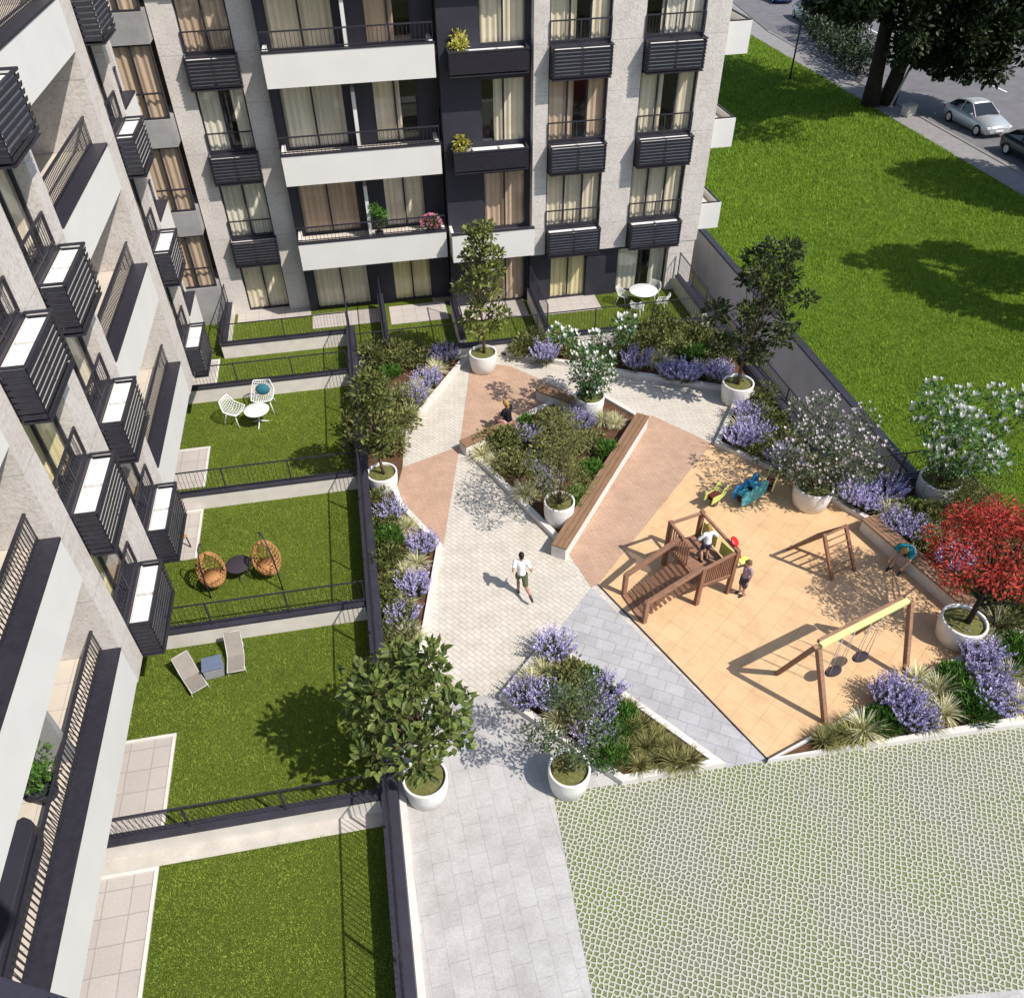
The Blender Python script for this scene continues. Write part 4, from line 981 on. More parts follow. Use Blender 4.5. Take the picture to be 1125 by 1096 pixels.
m = MB(); m.lathe([(0.001, -.025), (.10, -.02), (.13, 0), (.10, .02), (.001, .025)], n=20); o = m.build('red_disc', 'red_plastic', tw, loc=(SX+.04, .22, 1.62)); o.rotation_euler = (.5, .4, 0)
# ramp: two heavy rails with end posts, slatted deck, net-like rungs
RL = 1.48
for y in (.03, 1.02):
    m = MB(); m.bar((-RL, y, .72), (0.02, y, 1.42 if y > .5 else 1.30), .11, .11); m.bar((-RL, y, -.03), (-RL, y, .76), .11, .11, up=(0, 1, 0)); m.build('ramp_rail', 'play_wood_rail', tw, bevel=.012)
m = MB()
for i in range(13):
    f = i/12; x = -RL*(1-f); z = .03+(HP-.05)*f; m.bar((x, .09, z), (x, .96, z), .085, .035, up=(-.46, 0, .89))
m.build('ramp_deck', 'play_wood', tw)
m = MB(); m.box(-RL-.07, .09, -.02, -RL+.07, .96, .06); m.build('ramp_sill', 'play_wood_rail', tw)
m = MB()
for k in range(4):
    z = .18+k*.17; m.tube([(.056, SY, z), (SX-.056, SY, z)], .017, 6)
m.build('ladder_rungs', 'pale_steel', tw)
# swing set
sw = thing('swing_set', 'swing set with brown leaning legs, lime-yellow beam and two dark seats', 'swing', (0, 0, 0))
A1 = Vector((8.23, 9.08, 1.92)); A2 = Vector((10.55, 9.82, 1.92)); dv = (A2-A1).normalized(); pv = Vector((-dv.y, dv.x, 0))
m = MB(); m.bar(A1-dv*.06, A2+dv*.06, .12, .11); m.build('beam', 'beam_paint', sw, bevel=.012)
m = MB(); m.bar(A1-dv*.02+pv*.10+Vector((0, 0, .005)), A2+pv*.10+Vector((0, 0, .005)), .075, .10); m.build('beam_back', 'play_wood_rail', sw, bevel=.01)
for a in (A1, A2):
    for sgn in (-1, 1):
        m = MB(); e = a+pv*sgn*.76; e.z = -.03; m.bar(a+pv*sgn*.03-Vector((0, 0, .03))-dv*.13*(1 if a is A1 else -1), e, .11, .11, up=dv); m.build('leg', 'play_wood_rail', sw, bevel=.012)
for f in (.34, .68):
    c = A1.lerp(A2, f); m = MB()
    for k in (-1, 1):
        for j in (-1, 1): m.tube([c+dv*k*.17-Vector((0, 0, .05)), Vector((c.x, c.y, .46))+dv*k*.17+pv*j*.05], .007, 5)
    m.build('chain', 'pale_steel', sw)
    m = MB(); m.lathe([(.001, -.03), (.20, -.03), (.23, -.012), (.22, .012), (.19, .02), (.001, .012)], n=20, sy=.55); o = m.build('seat', 'rubber', sw, loc=(c.x, c.y, .45), rz=math.atan2(dv.y, dv.x))
# climbing A-frame
cf = thing('playground_climber', 'small wooden climbing frame with a rung ladder and a sloping slatted side', 'climbing frame', (0, 0, 0))
B0, B1, T0, T1, E0, E1 = Vector((10.6, 12.22, -.02)), Vector((11.32, 12.42, -.02)), Vector((10.22, 12.62, 1.3)), Vector((10.90, 12.82, 1.3)), Vector((9.98, 13.48, -.02)), Vector((11.02, 13.86, -.02))
for a, b in ((B0, T0), (B1, T1), (E0, T0), (E1, T1)):
    m = MB(); m.bar(a, b+(b-a).normalized()*.04, .07, .09, up=(T1-T0).normalized()); m.build('leg', 'play_wood', cf, bevel=.008)
for i in range(1, 7):
    f = i/7; m = MB(); m.tube([B0.lerp(T0, f), B1.lerp(T1, f)], .022, 8); m.build('rung', 'play_wood_rail', cf)
m = MB()
for i in range(0, 12):
    f = .06+.94*i/11.3; m.bar(E0.lerp(T0, f), E1.lerp(T1, f), .09, .03, up=(0, .83, .56))
m.build('sloping_slats', 'play_wood', cf)
m = MB(); m.tube([T0, T1], .035, 8); m.build('ridge_bar', 'play_wood', cf)
# spring riders and the blue rocker
def spring_rider(label, x, y, rz):
    t = thing('spring_rider', label, 'spring rider', (x, y, .004), rz, 'toy riders in the tree shade')
    m = MB(); m.tube([(math.cos(k*.9)*.10, math.sin(k*.9)*.10, .02+k*.0075) for k in range(36)], .013, 6); m.build('spring', 'dark_metal', t)
    for s_ in (-1, 1):
        m = MB(); pr = [(-.34, .30), (-.30, .52), (-.12, .50), (.05, .46), (.14, .62), (.30, .66), (.36, .52), (.22, .36), (0, .28)]
        a = [m.pt((x_, s_*.13-.012, z)) for x_, z in pr]; b = [m.pt((x_, s_*.13+.012, z)) for x_, z in pr]; n = len(pr)
        m.face(a); m.face(b[::-1])
        for i in range(n): m.face((a[i], a[(i+1) % n], b[(i+1) % n], b[i]))
        m.build('side_panel', 'lime_paint', t)
    m = MB(); m.box(-.22, -.115, .40, .08, .115, .46); m.build('seat', 'maroon_paint', t, bevel=.015)
    m = MB(); m.tube([(.18, -.24, .56), (.18, .24, .56)], .018, 8); m.build('handle', 'maroon_paint', t)
    m = MB(); m.box(-.2, -.11, .29, .2, .11, .32); m.build('base_plate', 'maroon_paint', t)
spring_rider('lime green spring rider nearest the terracotta paving', *P(784, 555).xy, .5)
spring_rider('lime green spring rider nearest the white pot', *P(844, 539).xy, .9)
t = thing('seesaw_toy', 'blue and aqua rocking toy panel between the two lime spring riders', 'rocking toy', (*P(822, 548).xy, .004), .45)
for s_, mt in ((-.17, 'aqua_paint'), (.17, 'blue_paint')):
    m = MB(); pr = [(-.52, .14), (-.56, .40), (-.40, .62), (-.22, .50), (-.05, .64), (.12, .52), (.30, .68), (.52, .52), (.50, .14), (.25, .05), (-.25, .05)]
    a = [m.pt((x_, s_-.018, z)) for x_, z in pr]; b = [m.pt((x_, s_+.018, z)) for x_, z in pr]; n = len(pr); m.face(a); m.face(b[::-1])
    for i in range(n): m.face((a[i], a[(i+1) % n], b[(i+1) % n], b[i]))
    m.build('side_panel', mt, t)
m = MB(); m.box(-.42, -.15, .34, -.08, .15, .39); m.box(.10, -.15, .34, .42, .15, .39); m.build('seat', 'aqua_paint', t, bevel=.01)
m = MB(); m.box(-.3, -.13, -.01, -.2, .13, .2); m.box(.2, -.13, -.01, .3, .13, .2); m.build('foot', 'maroon_paint', t)

# ------------------------------------------------------------------ garden furniture
def wire_chair(label, x, y, rz, cushion=None, s=1.0, group='white wire garden chairs'):
    t = thing('garden_chair', label, 'chair', (x, y, .004), rz, group); t.scale = (s, s, s)
    m = MB(); rows = []
    def sp(u, v):   # shell: u across -1..1, v 0 (seat front) .. 1 (back top)
        wd = .30+.05*math.sin(PI*v)-.06*v*v
        if v < .5: f = v/.5; y_ = -.27+.46*f; z = .44-.05*math.sin(PI*f)
        else: f = (v-.5)/.5; y_ = .19+.16*f; z = .42+.40*f
        return Vector((u*wd, y_-.10*abs(u)**3*(v > .4)*v, z+.17*abs(u)**2.5*(.35+.65*math.sin(PI*min(1, v*1.05)))))
    n = 10
    for i in range(n+1):
        m.tube([sp(-1+2*i/n, j/10) for j in range(11)], .009 if 0 < i < n else .017, 5, sm=True)
        m.tube([sp(-1+2*j/10, i/n) for j in range(11)], .009 if 0 < i < n else .017, 5, sm=True)
    m.build('shell', 'white_metal', t)
    for sx in (-1, 1):
        for sy in (-1, 1):
            m = MB(); m.tube([(sx*.20, sy*.15, .42), (sx*.29, sy*.27, 0)], [.016, .014], 6); m.build('leg', 'white_metal', t)
    if cushion:
        m = MB(); m.ball((0, 0, 0), (.22, .10, .17), 14, 8); o = m.build('cushion', cushion, t, loc=(0, .15, .62)); o.rotation_euler.x = -.35
def round_table(label, x, y, r, h, mat='white_metal', legs=3):
    t = thing('round_table', label, 'table', (x, y, .004))
    m = MB(); m.lathe([(.001, h-.03), (r-.02, h-.03), (r, h-.02), (r, h-.008), (r-.012, h), (.001, h)], n=40); m.build('tabletop', mat, t)
    m = MB(); m.tube([(0, 0, .12), (0, 0, h-.031)], .03, 10); m.build('column', mat, t)
    for k in range(legs):
        a = k*2*PI/legs+.4; m = MB(); m.tube([(0, 0, .16), (math.cos(a)*r*.5, math.sin(a)*r*.5, .05), (math.cos(a)*r*.75, math.sin(a)*r*.75, .015)], [.022, .02, .016], 6); m.build('leg', mat, t)
wire_chair('white wire chair left of the small round table on the lawn', -4.95, 22.3, 1.15)
wire_chair('white wire chair with a teal cushion behind the small round table', -4.02, 22.85, -.12, 'cushion_teal', 1.08)
round_table('small round white table between the two wire chairs on the lawn', -4.18, 22.02, .40, .58)
tx, ty = 10.15, 26.85
round_table('large round white table with four chairs in the far right garden', tx, ty, .54, .68)
for a_, lab in ((.75, 'white wire chair at the far right side of the large round table'), (2.6, 'white wire chair at the far left side of the large round table'), (4.15, 'white wire chair at the near left side of the large round table'), (5.65, 'white wire chair at the near right side of the large round table')):
    wire_chair(lab, tx+math.cos(a_)*.80, ty+math.sin(a_)*.74, a_-PI/2, None, .78)
def egg_chair(label, x, y, rz, base):
    t = thing('hanging_egg_chair', label, 'egg chair', (x, y, 0.004), 0, 'wicker hanging egg chairs'); t.scale = (.8, .8, .8)
    m = MB(); ct = Vector((0, 0, .82)); nn_ = 22
    Rm = Matrix.Rotation(rz, 3, 'Z')
    def sp(th, ph):
        p = Vector((math.cos(th)*math.sin(ph)*.44, math.sin(th)*math.sin(ph)*.42, -math.cos(ph)*.66)); p.z += .12*(1 if p.z > 0 else 0)*p.z; return Rm @ p+ct
    for i in range(nn_):
        th = 2*PI*i/nn_; front = abs(((th-PI*1.5+PI) % (2*PI))-PI) < .85
        ph1 = PI*.52 if front else PI*.97
        m.tube([sp(th, .04+(ph1-.04)*k/10) for k in range(11)], .013, 5)
    for k in range(1, 15):
        ph = PI*k/15
        ths = [PI*1.5+.85+(2*PI-1.7)*j/24 for j in range(25)] if ph > PI*.52 else [2*PI*j/28 for j in range(29)]
        m.tube([sp(a, ph) for a in ths], .013 if abs(ph-PI*.52) > .1 else .02, 5)
    m.build('basket', 'wicker', t)
    m = MB(); m.lathe([(.001, -.66), (.22, -.56), (.35, -.40), (.38, -.28), (.001, -.26)], c=ct, n=20); m.build('cushion', 'wicker', t)
    b = Vector((base[0]-x, base[1]-y, 0))/.8; top = Vector((0, 0, 2.0)); m = MB()
    m.tube([b, b*.98+Vector((0, 0, .8)), b*.85+Vector((0, 0, 1.5)), b*.5+Vector((0, 0, 1.98)), b*.15+Vector((0, 0, 2.08)), top], .026, 8); m.tube([top, (0, 0, 1.55)], .010, 5); m.build('stand', 'dark_metal', t)
egg_chair('wicker hanging egg chair nearer the building, left of the dark round table', -5.0, 15.0, .5, P(232, 657).xy)
egg_chair('wicker hanging egg chair nearer the planting bed, right of the dark round table', -3.62, 15.15, -.15, P(311, 648).xy)
round_table('low dark round table between the two hanging egg chairs', -4.4, 15.35, .33, .42, 'rubber')
def lounger(label, x, y, rz):
    t = thing('deck_lounger', label, 'lounger', (x, y, 0.004), rz, 'taupe sling loungers'); t.scale = (.66, .54, .68)
    pr = [(-.85, .30), (-.35, .27), (.05, .26), (.35, .42), (.80, .86)]
    m = MB(); a = []; b = []
    for yy, z in pr: a.append(m.pt((-.27, yy, z))); b.append(m.pt((.27, yy, z)))
    for i in range(4): m.face((a[i], b[i], b[i+1], a[i+1]))
    o = m.build('sling', 'sling_fabric', t, recalc=False); sd = o.modifiers.new('thickness', 'SOLIDIFY'); sd.thickness = .018
    for s_ in (-1, 1):
        m = MB(); m.tube([(s_*.29, yy, z-.01) for yy, z in pr], .018, 6); m.build('side_rail', 'pale_steel', t)
        m = MB(); m.tube([(s_*.29, -.62, .28), (s_*.31, -.75, 0)], .017, 6); m.build('leg', 'pale_steel', t)
        m = MB(); m.tube([(s_*.29, .50, .55), (s_*.31, .62, 0)], .017, 6); m.build('leg', 'pale_steel', t)
    m = MB(); m.tube([(-.29, .8, .85), (.29, .8, .85)], .016, 6); m.tube([(-.29, -.85, .29), (.29, -.85, .29)], .016, 6); m.build('cross_bar', 'pale_steel', t)
lounger('taupe sling lounger on the left, turned towards the blue side table', -5.32, 12.12, .52)
lounger('taupe sling lounger on the right of the blue side table', -4.35, 12.52, .08)
t = thing('side_table', 'small blue-grey cube side table between the two loungers', 'side table', (-4.84, 12.28, .004), .12)
m = MB(); m.box(-.23, -.2, .34, .23, .2, .38); m.build('tabletop', 'blue_grey_top', t, bevel=.01)
m = MB(); m.box(-.21, -.18, .03, .21, .18, .339); m.build('body', 'cloth_grey', t)
t = thing('terrace_chair', 'small brown chair on the paved terrace beside the egg chair lawn', 'chair', (*P(198, 603).xy, .012), 2.4)
m = MB(); m.box(-.22, -.22, .40, .22, .22, .45); m.build('seat', 'wicker', t, bevel=.01)
m = MB(); m.hexa([(-.22, .18, .45), (.22, .18, .45), (.22, .22, .45), (-.22, .22, .45), (-.22, .27, .88), (.22, .27, .88), (.22, .31, .88), (-.22, .31, .88)]); m.build('backrest', 'wicker', t)
for sx in (-1, 1):
    for sy in (-1, 1): m = MB(); m.tube([(sx*.19, sy*.19, .40), (sx*.2, sy*.2, 0)], .02, 6); m.build('leg', 'dark_metal', t)
t = thing('balcony_bench', 'long dark bench with rounded end on the near balcony of the left building', 'bench', (0, 0, 0))
m = MB(); m.prism([(-6.75, 4.2), (-6.33, 4.2), (-6.33, 7.0), (-6.40, 7.2), (-6.54, 7.28), (-6.68, 7.2), (-6.75, 7.0)], 3.0, 3.48); m.build('seat', 'charcoal_panel', t, bevel=.02)
m = MB(); m.box(-7.0, 4.2, 3.0, -6.77, 7.3, 3.62); m.build('back_ledge', 'kerb_stone', t)

# ------------------------------------------------------------------ people
def limb(m, pts, rs, n=10):
    m.tube(pts, rs, n)
    for p, r in zip(pts, rs): m.ball(p, r, 10, 6)
def skinobj(m, name, mat, parent, vox=.011, sm=5):
    o = m.build(name, mat, parent, recalc=True)
    rm = o.modifiers.new('join', 'REMESH'); rm.mode = 'VOXEL'; rm.voxel_size = vox; rm.use_smooth_shade = True
    s_ = o.modifiers.new('soften', 'SMOOTH'); s_.iterations = sm; s_.factor = .5
    return o
def hand(m, w_, d, side, s):
    """palm, four curled fingers and a thumb from the wrist w_ along d"""
    d = Vector(d).normalized(); side = Vector(side).normalized(); nrm = d.cross(side).normalized()
    pc = w_+d*.045*s
    for k in (-1, 0, 1): limb(m, [w_+side*k*.014*s, pc+side*k*.024*s+d*.03*s], [.016*s, .015*s], 7)
    for k, ln in ((-1.5, .06), (-.5, .075), (.5, .08), (1.5, .07)):
        b = pc+side*k*.02*s+d*.035*s; limb(m, [b, b+d*ln*.5*s+nrm*.008*s, b+d*ln*.8*s+nrm*.035*s], [.0095*s, .009*s, .008*s], 6)
    b = pc+side*.035*s-d*.01*s; limb(m, [b, b+side*.03*s+d*.03*s, b+side*.034*s+d*.058*s+nrm*.01*s], [.011*s, .010*s, .0085*s], 6)
def person(label, loc, rz, J, skin, hair, top, bottom, s=1.0, shoes='shoe_dark', sleeves=.55, leglen=.55, tilt=(0, 0), child=False, hairlen=0):
    """J: joints in metres for a 1.75 m figure facing -y; dict of pelvis, chest, neck, head, and L/R shoulder..hand, hip..toe"""
    t = thing('person', label, 'person', loc, rz); t.scale = (s, s, s)
    v = {k: Vector(p) for k, p in J.items()}; hs = 1.22 if child else 1.0
    b = MB()
    limb(b, [v['pelvis'], v['pelvis'].lerp(v['chest'], .5), v['chest'], v['neck']], [.125, .115, .13, .058], 14)
    hd = v['head']; up = (hd-v['neck']).normalized()
    limb(b, [v['neck'], hd-up*.06], [.056, .056])
    b.ball(hd+up*.02*hs, (.078*hs, .095*hs, .108*hs), 16, 10); b.ball(hd-up*.055*hs+Vector((0, -.03, 0)), (.058*hs, .066*hs, .07*hs), 12, 8)
    f = Vector((0, -1, 0)); b.ball(hd+f*.098*hs-up*.012, (.014, .022, .024), 8, 6)
    for sx in (-1, 1): b.ball(hd+Vector((sx*.08*hs, .008, -.005)), (.014, .026, .034), 8, 6)
    for S in 'LR':
        sg = 1 if S == 'L' else -1
        limb(b, [v['chest']+Vector((0, 0, .05)), v[S+'sh']], [.085, .062])
        limb(b, [v[S+'sh'], v[S+'sh'].lerp(v[S+'el'], .5), v[S+'el'], v[S+'el'].lerp(v[S+'wr'], .45), v[S+'wr']], [.058, .05, .041, .042, .028])
        hand(b, v[S+'wr'], v[S+'wr']-v[S+'el'], Vector((0, -sg*.6, .4)), 1.0 if not child else 1.05)
        limb(b, [v['pelvis'], v[S+'hip']], [.12, .095])
        limb(b, [v[S+'hip'], v[S+'hip'].lerp(v[S+'kn'], .5), v[S+'kn'], v[S+'kn'].lerp(v[S+'an'], .35), v[S+'an']], [.092, .078, .058, .060, .038])
        limb(b, [v[S+'an'], v[S+'to']], [.042, .034])
    skinobj(b, 'body', skin, t, .0105, 4)
    c = MB()
    limb(c, [v['pelvis']+Vector((0, 0, .02)), v['pelvis'].lerp(v['chest'], .5), v['chest'], v['chest'].lerp(v['neck'], .55)], [.145, .137, .150, .09], 14)
    for S in 'LR':
        limb(c, [v['chest']+Vector((0, 0, .06)), v[S+'sh']], [.10, .078]); limb(c, [v[S+'sh'], v[S+'sh'].lerp(v[S+'el'], sleeves)], [.076, .068])
    skinobj(c, 'shirt', top, t, .014, 3)
    c = MB(); limb(c, [v['pelvis'], v['pelvis']+Vector((0, 0, .05))], [.148, .14])
    for S in 'LR':
        limb(c, [v['pelvis'], v[S+'hip']], [.135, .112])
        if leglen <= 1: limb(c, [v[S+'hip'], v[S+'hip'].lerp(v[S+'kn'], leglen)], [.112, .094])
        else: limb(c, [v[S+'hip'], v[S+'kn'], v[S+'kn'].lerp(v[S+'an'], leglen-1)], [.110, .074, .060])
    skinobj(c, 'trousers' if leglen > 1 else 'shorts', bottom, t, .014, 3)
    c = MB(); c.ball(hd+up*.045*hs+Vector((0, .018, 0)), (.088*hs, .098*hs, .098*hs), 14, 10); c.ball(hd+Vector((0, .05*hs, -.02)), (.078*hs, .062*hs, .085*hs), 12, 8)
    if hairlen: limb(c, [hd+Vector((0, .07, 0)), hd+Vector((0, .10, -hairlen))], [.075, .05])
    skinobj(c, 'hair', hair, t, .012, 2)
    for S in 'LR':
        c = MB(); d = (v[S+'to']-v[S+'an']); limb(c, [v[S+'an']-d*.25+Vector((0, 0, -.02)), v[S+'an'].lerp(v[S+'to'], .6), v[S+'to']+d*.12], [.048, .047, .036]); skinobj(c, 'shoe', shoes, t, .012, 2)
    for sx in (-1, 1):
        c = MB(); c.ball(hd+Vector((sx*.032*hs, -.083*hs, .02*hs)), .012, 8, 6); c.build('eye', 'hair_black', t)
    return t
base = dict(pelvis=(0, 0, .95), chest=(0, 0, 1.30), neck=(0, .005, 1.48), head=(0, -.01, 1.63), Lsh=(.185, 0, 1.42), Rsh=(-.185, 0, 1.42), Lel=(.23, .03, 1.14), Rel=(-.23, .03, 1.14), Lwr=(.24, -.05, .90), Rwr=(-.24, -.05, .90),
            Lhip=(.09, 0, .90), Rhip=(-.09, 0, .90), Lkn=(.10, -.02, .50), Rkn=(-.10, -.02, .50), Lan=(.10, .02, .075), Ran=(-.10, .02, .075), Lto=(.11, -.13, .035), Rto=(-.11, -.13, .035))
# jogger, seen from behind: moving away from the camera, right leg kicked back
J = dict(base, chest=(0, -.06, 1.29), neck=(0, -.09, 1.46), head=(0, -.13, 1.61), Lsh=(.18, -.11, 1.41), Rsh=(-.18, -.04, 1.41), Lel=(.27, .10, 1.17), Rel=(-.30, .14, 1.20), Lwr=(.24, -.14, 1.10), Rwr=(-.30, -.10, 1.12),
         Lkn=(.10, -.22, .54), Lan=(.10, -.02, .10), Lto=(.10, -.17, .035), Rkn=(-.12, .10, .50), Ran=(-.26, .46, .36), Rto=(-.31, .52, .22))
jp = P(573, 652)
person('jogger in a white T-shirt and dark green shorts running on the cream paving', (jp.x, jp.y, 0.0), PI-.15, J, 'skin_tan', 'hair_black', 'cloth_white', 'cloth_green', .80, leglen=.95)
# boy on the tower platform, seen from behind, arms slightly out
J = dict(base, chest=(0, -.05, 1.29), neck=(0, -.08, 1.46), head=(0, -.12, 1.61), Lel=(.36, -.04, 1.18), Rel=(-.36, -.02, 1.18), Lwr=(.42, -.20, .98), Rwr=(-.40, -.14, .96), Lkn=(.11, -.12, .50), Lan=(.12, .05, .075), Lto=(.12, -.10, .035))
bp_ = O+U*.50+V*.62
person('boy in a white long-sleeved shirt standing on the climbing tower platform', (bp_.x, bp_.y, HP), PI+.1, J, 'skin_light', 'hair_blond', 'cloth_white', 'cloth_slate', .66, sleeves=.95, leglen=.7, child=True)
# child standing by the right tower post, hand on the post
J = dict(base, Rel=(-.30, -.12, 1.20), Rwr=(-.36, -.30, 1.18), head=(0, -.03, 1.62))
person('child in a mauve top and dark shorts holding the corner post of the climbing tower', (8.12, 12.22, .004), -1.35, J, 'skin_light', 'hair_brown', 'cloth_mauve', 'cloth_slate', .70, leglen=.95, child=True)
# person in teal on the playground bench, leaning forward, one arm down
J = dict(base, pelvis=(0, .05, .52), chest=(0, -.22, .74), neck=(.02, -.38, .84), head=(.02, -.50, .90), Lsh=(.18, -.30, .80), Rsh=(-.18, -.30, .80), Lel=(.24, -.46, .60), Rel=(-.25, -.44, .60), Lwr=(.20, -.62, .46), Rwr=(-.20, -.62, .46),
         Lhip=(.10, .02, .52), Rhip=(-.10, .02, .52), Lkn=(.14, -.30, .50), Rkn=(-.14, -.34, .52), Lan=(.14, -.38, .08), Ran=(-.15, -.44, .08), Lto=(.15, -.52, .035), Rto=(-.16, -.58, .035))
person('person in a teal shirt bending forward on the playground bench', (12.66, 12.40, 0.0), -1.05, J, 'skin_light', 'hair_blond', 'teal_fabric', 'cloth_grey', .92, leglen=.7)
# person sitting on the bench by the central bed
J = dict(base, pelvis=(0, .02, .50), chest=(0, -.02, .84), neck=(0, -.03, 1.02), head=(0, -.08, 1.16), Lsh=(.17, -.02, .96), Rsh=(-.17, -.02, .96), Lel=(.24, -.08, .72), Rel=(-.24, -.08, .72), Lwr=(.12, -.30, .64), Rwr=(-.12, -.30, .64),
         Lhip=(.10, -.02, .48), Rhip=(-.10, -.02, .48), Lkn=(.13, -.42, .50), Rkn=(-.13, -.42, .50), Lan=(.12, -.40, .08), Ran=(-.13, -.42, .08), Lto=(.12, -.55, .035), Rto=(-.14, -.57, .035))
sp_ = P(558, 463, .4)
person('person in black top and pale pink trousers sitting on a short bench', (sp_.x, sp_.y+.05, -.06), 3.84, J, 'skin_light', 'hair_blond', 'cloth_black', 'cloth_pink', .94, leglen=1.9, hairlen=.12)

# ------------------------------------------------------------------ cars and street things
def car(label, paint, x, y, rz):
    t = thing('parked_car', label, 'car', (x, y, -.03), rz, 'cars parked along the street'); t.scale = (.92, .92, .92)
    # stations along y: (y, half width, sill z, belt z, roof z, roof half width)
    st = [(-2.20, .62, .34, .58, 0, 0), (-2.08, .80, .24, .70, 0, 0), (-1.2, .87, .20, .86, 0, 0), (-.75, .88, .20, .92, 0, 0), (-.10, .88, .20, .93, 1.42, .60), (.75, .88, .20, .94, 1.44, .60), (1.45, .87, .20, .95, 1.30, .58), (1.85, .85, .22, .96, 0, 0), (2.12, .78, .28, .90, 0, 0), (2.2, .66, .40, .70, 0, 0)]
    m = MB(); rings = []
    for y_, hw, z0, zb, zr, rw in st:
        rings.append([m.pt(p) for p in ((-hw*.92, y_, z0), (-hw, y_, z0+(zb-z0)*.45), (-hw*.95, y_, zb), (0, y_, zb+.03), (hw*.95, y_, zb), (hw, y_, z0+(zb-z0)*.45), (hw*.92, y_, z0))])
    for a, b in zip(rings, rings[1:]):
        for j in range(6): m.face((a[j], a[j+1], b[j+1], b[j]), True)
        m.face((a[6], a[0], b[0], b[6]))
    m.face(rings[0]); m.face(rings[-1][::-1]); bd = m.build('body', paint, t, recalc=True)
    m = MB(); k = [(-.85, .92, .74), (-.05, 1.42, .60), (.75, 1.44, .60), (1.35, 1.34, .58), (1.86, .95, .72)]
    L_ = [m.pt((-.80, -.85, .90)), m.pt((-.61, -.05, 1.40)), m.pt((-.61, .75, 1.42)), m.pt((-.58, 1.40, 1.30)), m.pt((-.78, 1.86, .93))]
    R_ = [m.pt((.80, -.85, .90)), m.pt((.61, -.05, 1.40)), m.pt((.61, .75, 1.42)), m.pt((.58, 1.40, 1.30)), m.pt((.78, 1.86, .93))]
    m.face((L_[0], R_[0], R_[1], L_[1])); m.face((L_[3], R_[3], R_[4], L_[4])); m.face((L_[0], L_[1], L_[2], L_[3], L_[4])); m.face((R_[0], R_[4], R_[3], R_[2], R_[1]))
    m.build('windows', 'car_glass', t, recalc=False)
    m = MB(); z = .02
    ring = [[m.pt(p) for p in ((-.62, y_, h), (-.4, y_, h+.035), (.4, y_, h+.035), (.62, y_, h))] for y_, h in ((-.08, 1.40), (.35, 1.44), (.78, 1.425), (1.42, 1.30))]
    for a, b in zip(ring, ring[1:]):
        for j in range(3): m.face((a[j], a[j+1], b[j+1], b[j]), True)
    o = m.build('roof', paint, t, recalc=False); sd = o.modifiers.new('thickness', 'SOLIDIFY'); sd.thickness = .03
    for s_ in (-1, 1):
        for a, b, c, d in (((s_*.81, -.86, .90), (s_*.615, -.05, 1.41), .05, .04), ((s_*.63, .55, 1.41), (s_*.85, .55, .93), .06, .03), ((s_*.585, 1.40, 1.30), (s_*.79, 1.86, .93), .08, .04)):
            m = MB(); m.bar(a, b, c, d); m.build('pillar', paint, t)
    for s_ in (-1, 1):
        for y_ in (-1.35, 1.35):
            m = MB(); n = 20
            for x0, r0_ in ((s_*.72, .001), (s_*.70, .31), (s_*.88, .31), (s_*.89, .27), (s_*.87, .20)):
                pass
            prof = [(.70, .001), (.70, .31), (.87, .32), (.895, .28), (.885, .20)]; prev = None
            for xx, rr in prof:
                rg = [m.pt((s_*xx, y_+math.cos(2*PI*j/n)*rr, .31+math.sin(2*PI*j/n)*rr)) for j in range(n)]
                if prev:
                    for j in range(n): m.face((prev[j], prev[(j+1) % n], rg[(j+1) % n], rg[j]), True)
                prev = rg
            wh = m.build('wheel', 'tyre', t)
            m = MB(); m.face([m.pt((s_*.886, y_+math.cos(2*PI*j/n)*.20, .31+math.sin(2*PI*j/n)*.20)) for j in range(n)]); m.build('rim', 'pale_steel', wh, recalc=False)
        m = MB(); m.box(s_*.70-.14, -2.17, .56, s_*.70+.10, -2.02, .68); m.build('headlight', 'white_metal', t, bevel=.02)
        m = MB(); m.box(s_*.68-.12, 2.05, .66, s_*.68+.10, 2.19, .80); m.build('tail_light', 'red_plastic', t, bevel=.02)
        m = MB(); m.box(s_*.90-.06, -.62, .92, s_*.90+.06, -.46, 1.04); m.build('mirror', paint, t, bevel=.02)
    m = MB(); m.box(-.26, -2.235, .40, .26, -2.195, .50); m.build('number_plate', 'white_metal', t)
car('silver parked car nearest the street corner of the field', 'car_silver', 34.6, 42.6, .03)
car('dark parked car in front of the silver car at the right edge', 'car_dark', 34.45, 37.2, .02)
car('pale yellow-white car far up the street beyond the field', 'car_white', 37.2, 68.5, -.12)
car('small blue car at the far end of the street beside the building', 'car_blue', 38.2, 76.5, -.12)
t = thing('street_lamp', 'dark street lamp standing on the shaded grass', 'street lamp', (28.7, 53.6, 0))
m = MB(); m.tube([(0, 0, 0), (0, 0, .5), (0, 0, 4.2)], [.09, .06, .05], 10); m.build('post', 'dark_metal', t)
m = MB(); m.lathe([(.02, 4.15), (.22, 4.2), (.30, 4.35), (.28, 4.42), (.05, 4.55), (.001, 4.56)], n=20); m.build('lamp_head', 'dark_metal', t)
t = thing('leaning_post', 'pale leaning metal post beside the street tree', 'post', (32.0, 46.9, 0.02))
m = MB(); m.tube([(0, 0, 0), (.75, .25, 2.1)], .07, 10); m.build('pole', 'pale_steel', t); m = MB(); m.lathe([(.001, 0), (.16, 0), (.16, .04), (.001, .05)], n=16); m.build('foot', 'pale_steel', t)
t = thing('concrete_block', 'squat concrete block at the edge of the pavement by the street tree', 'block', (32.1, 45.2, .02), .2)
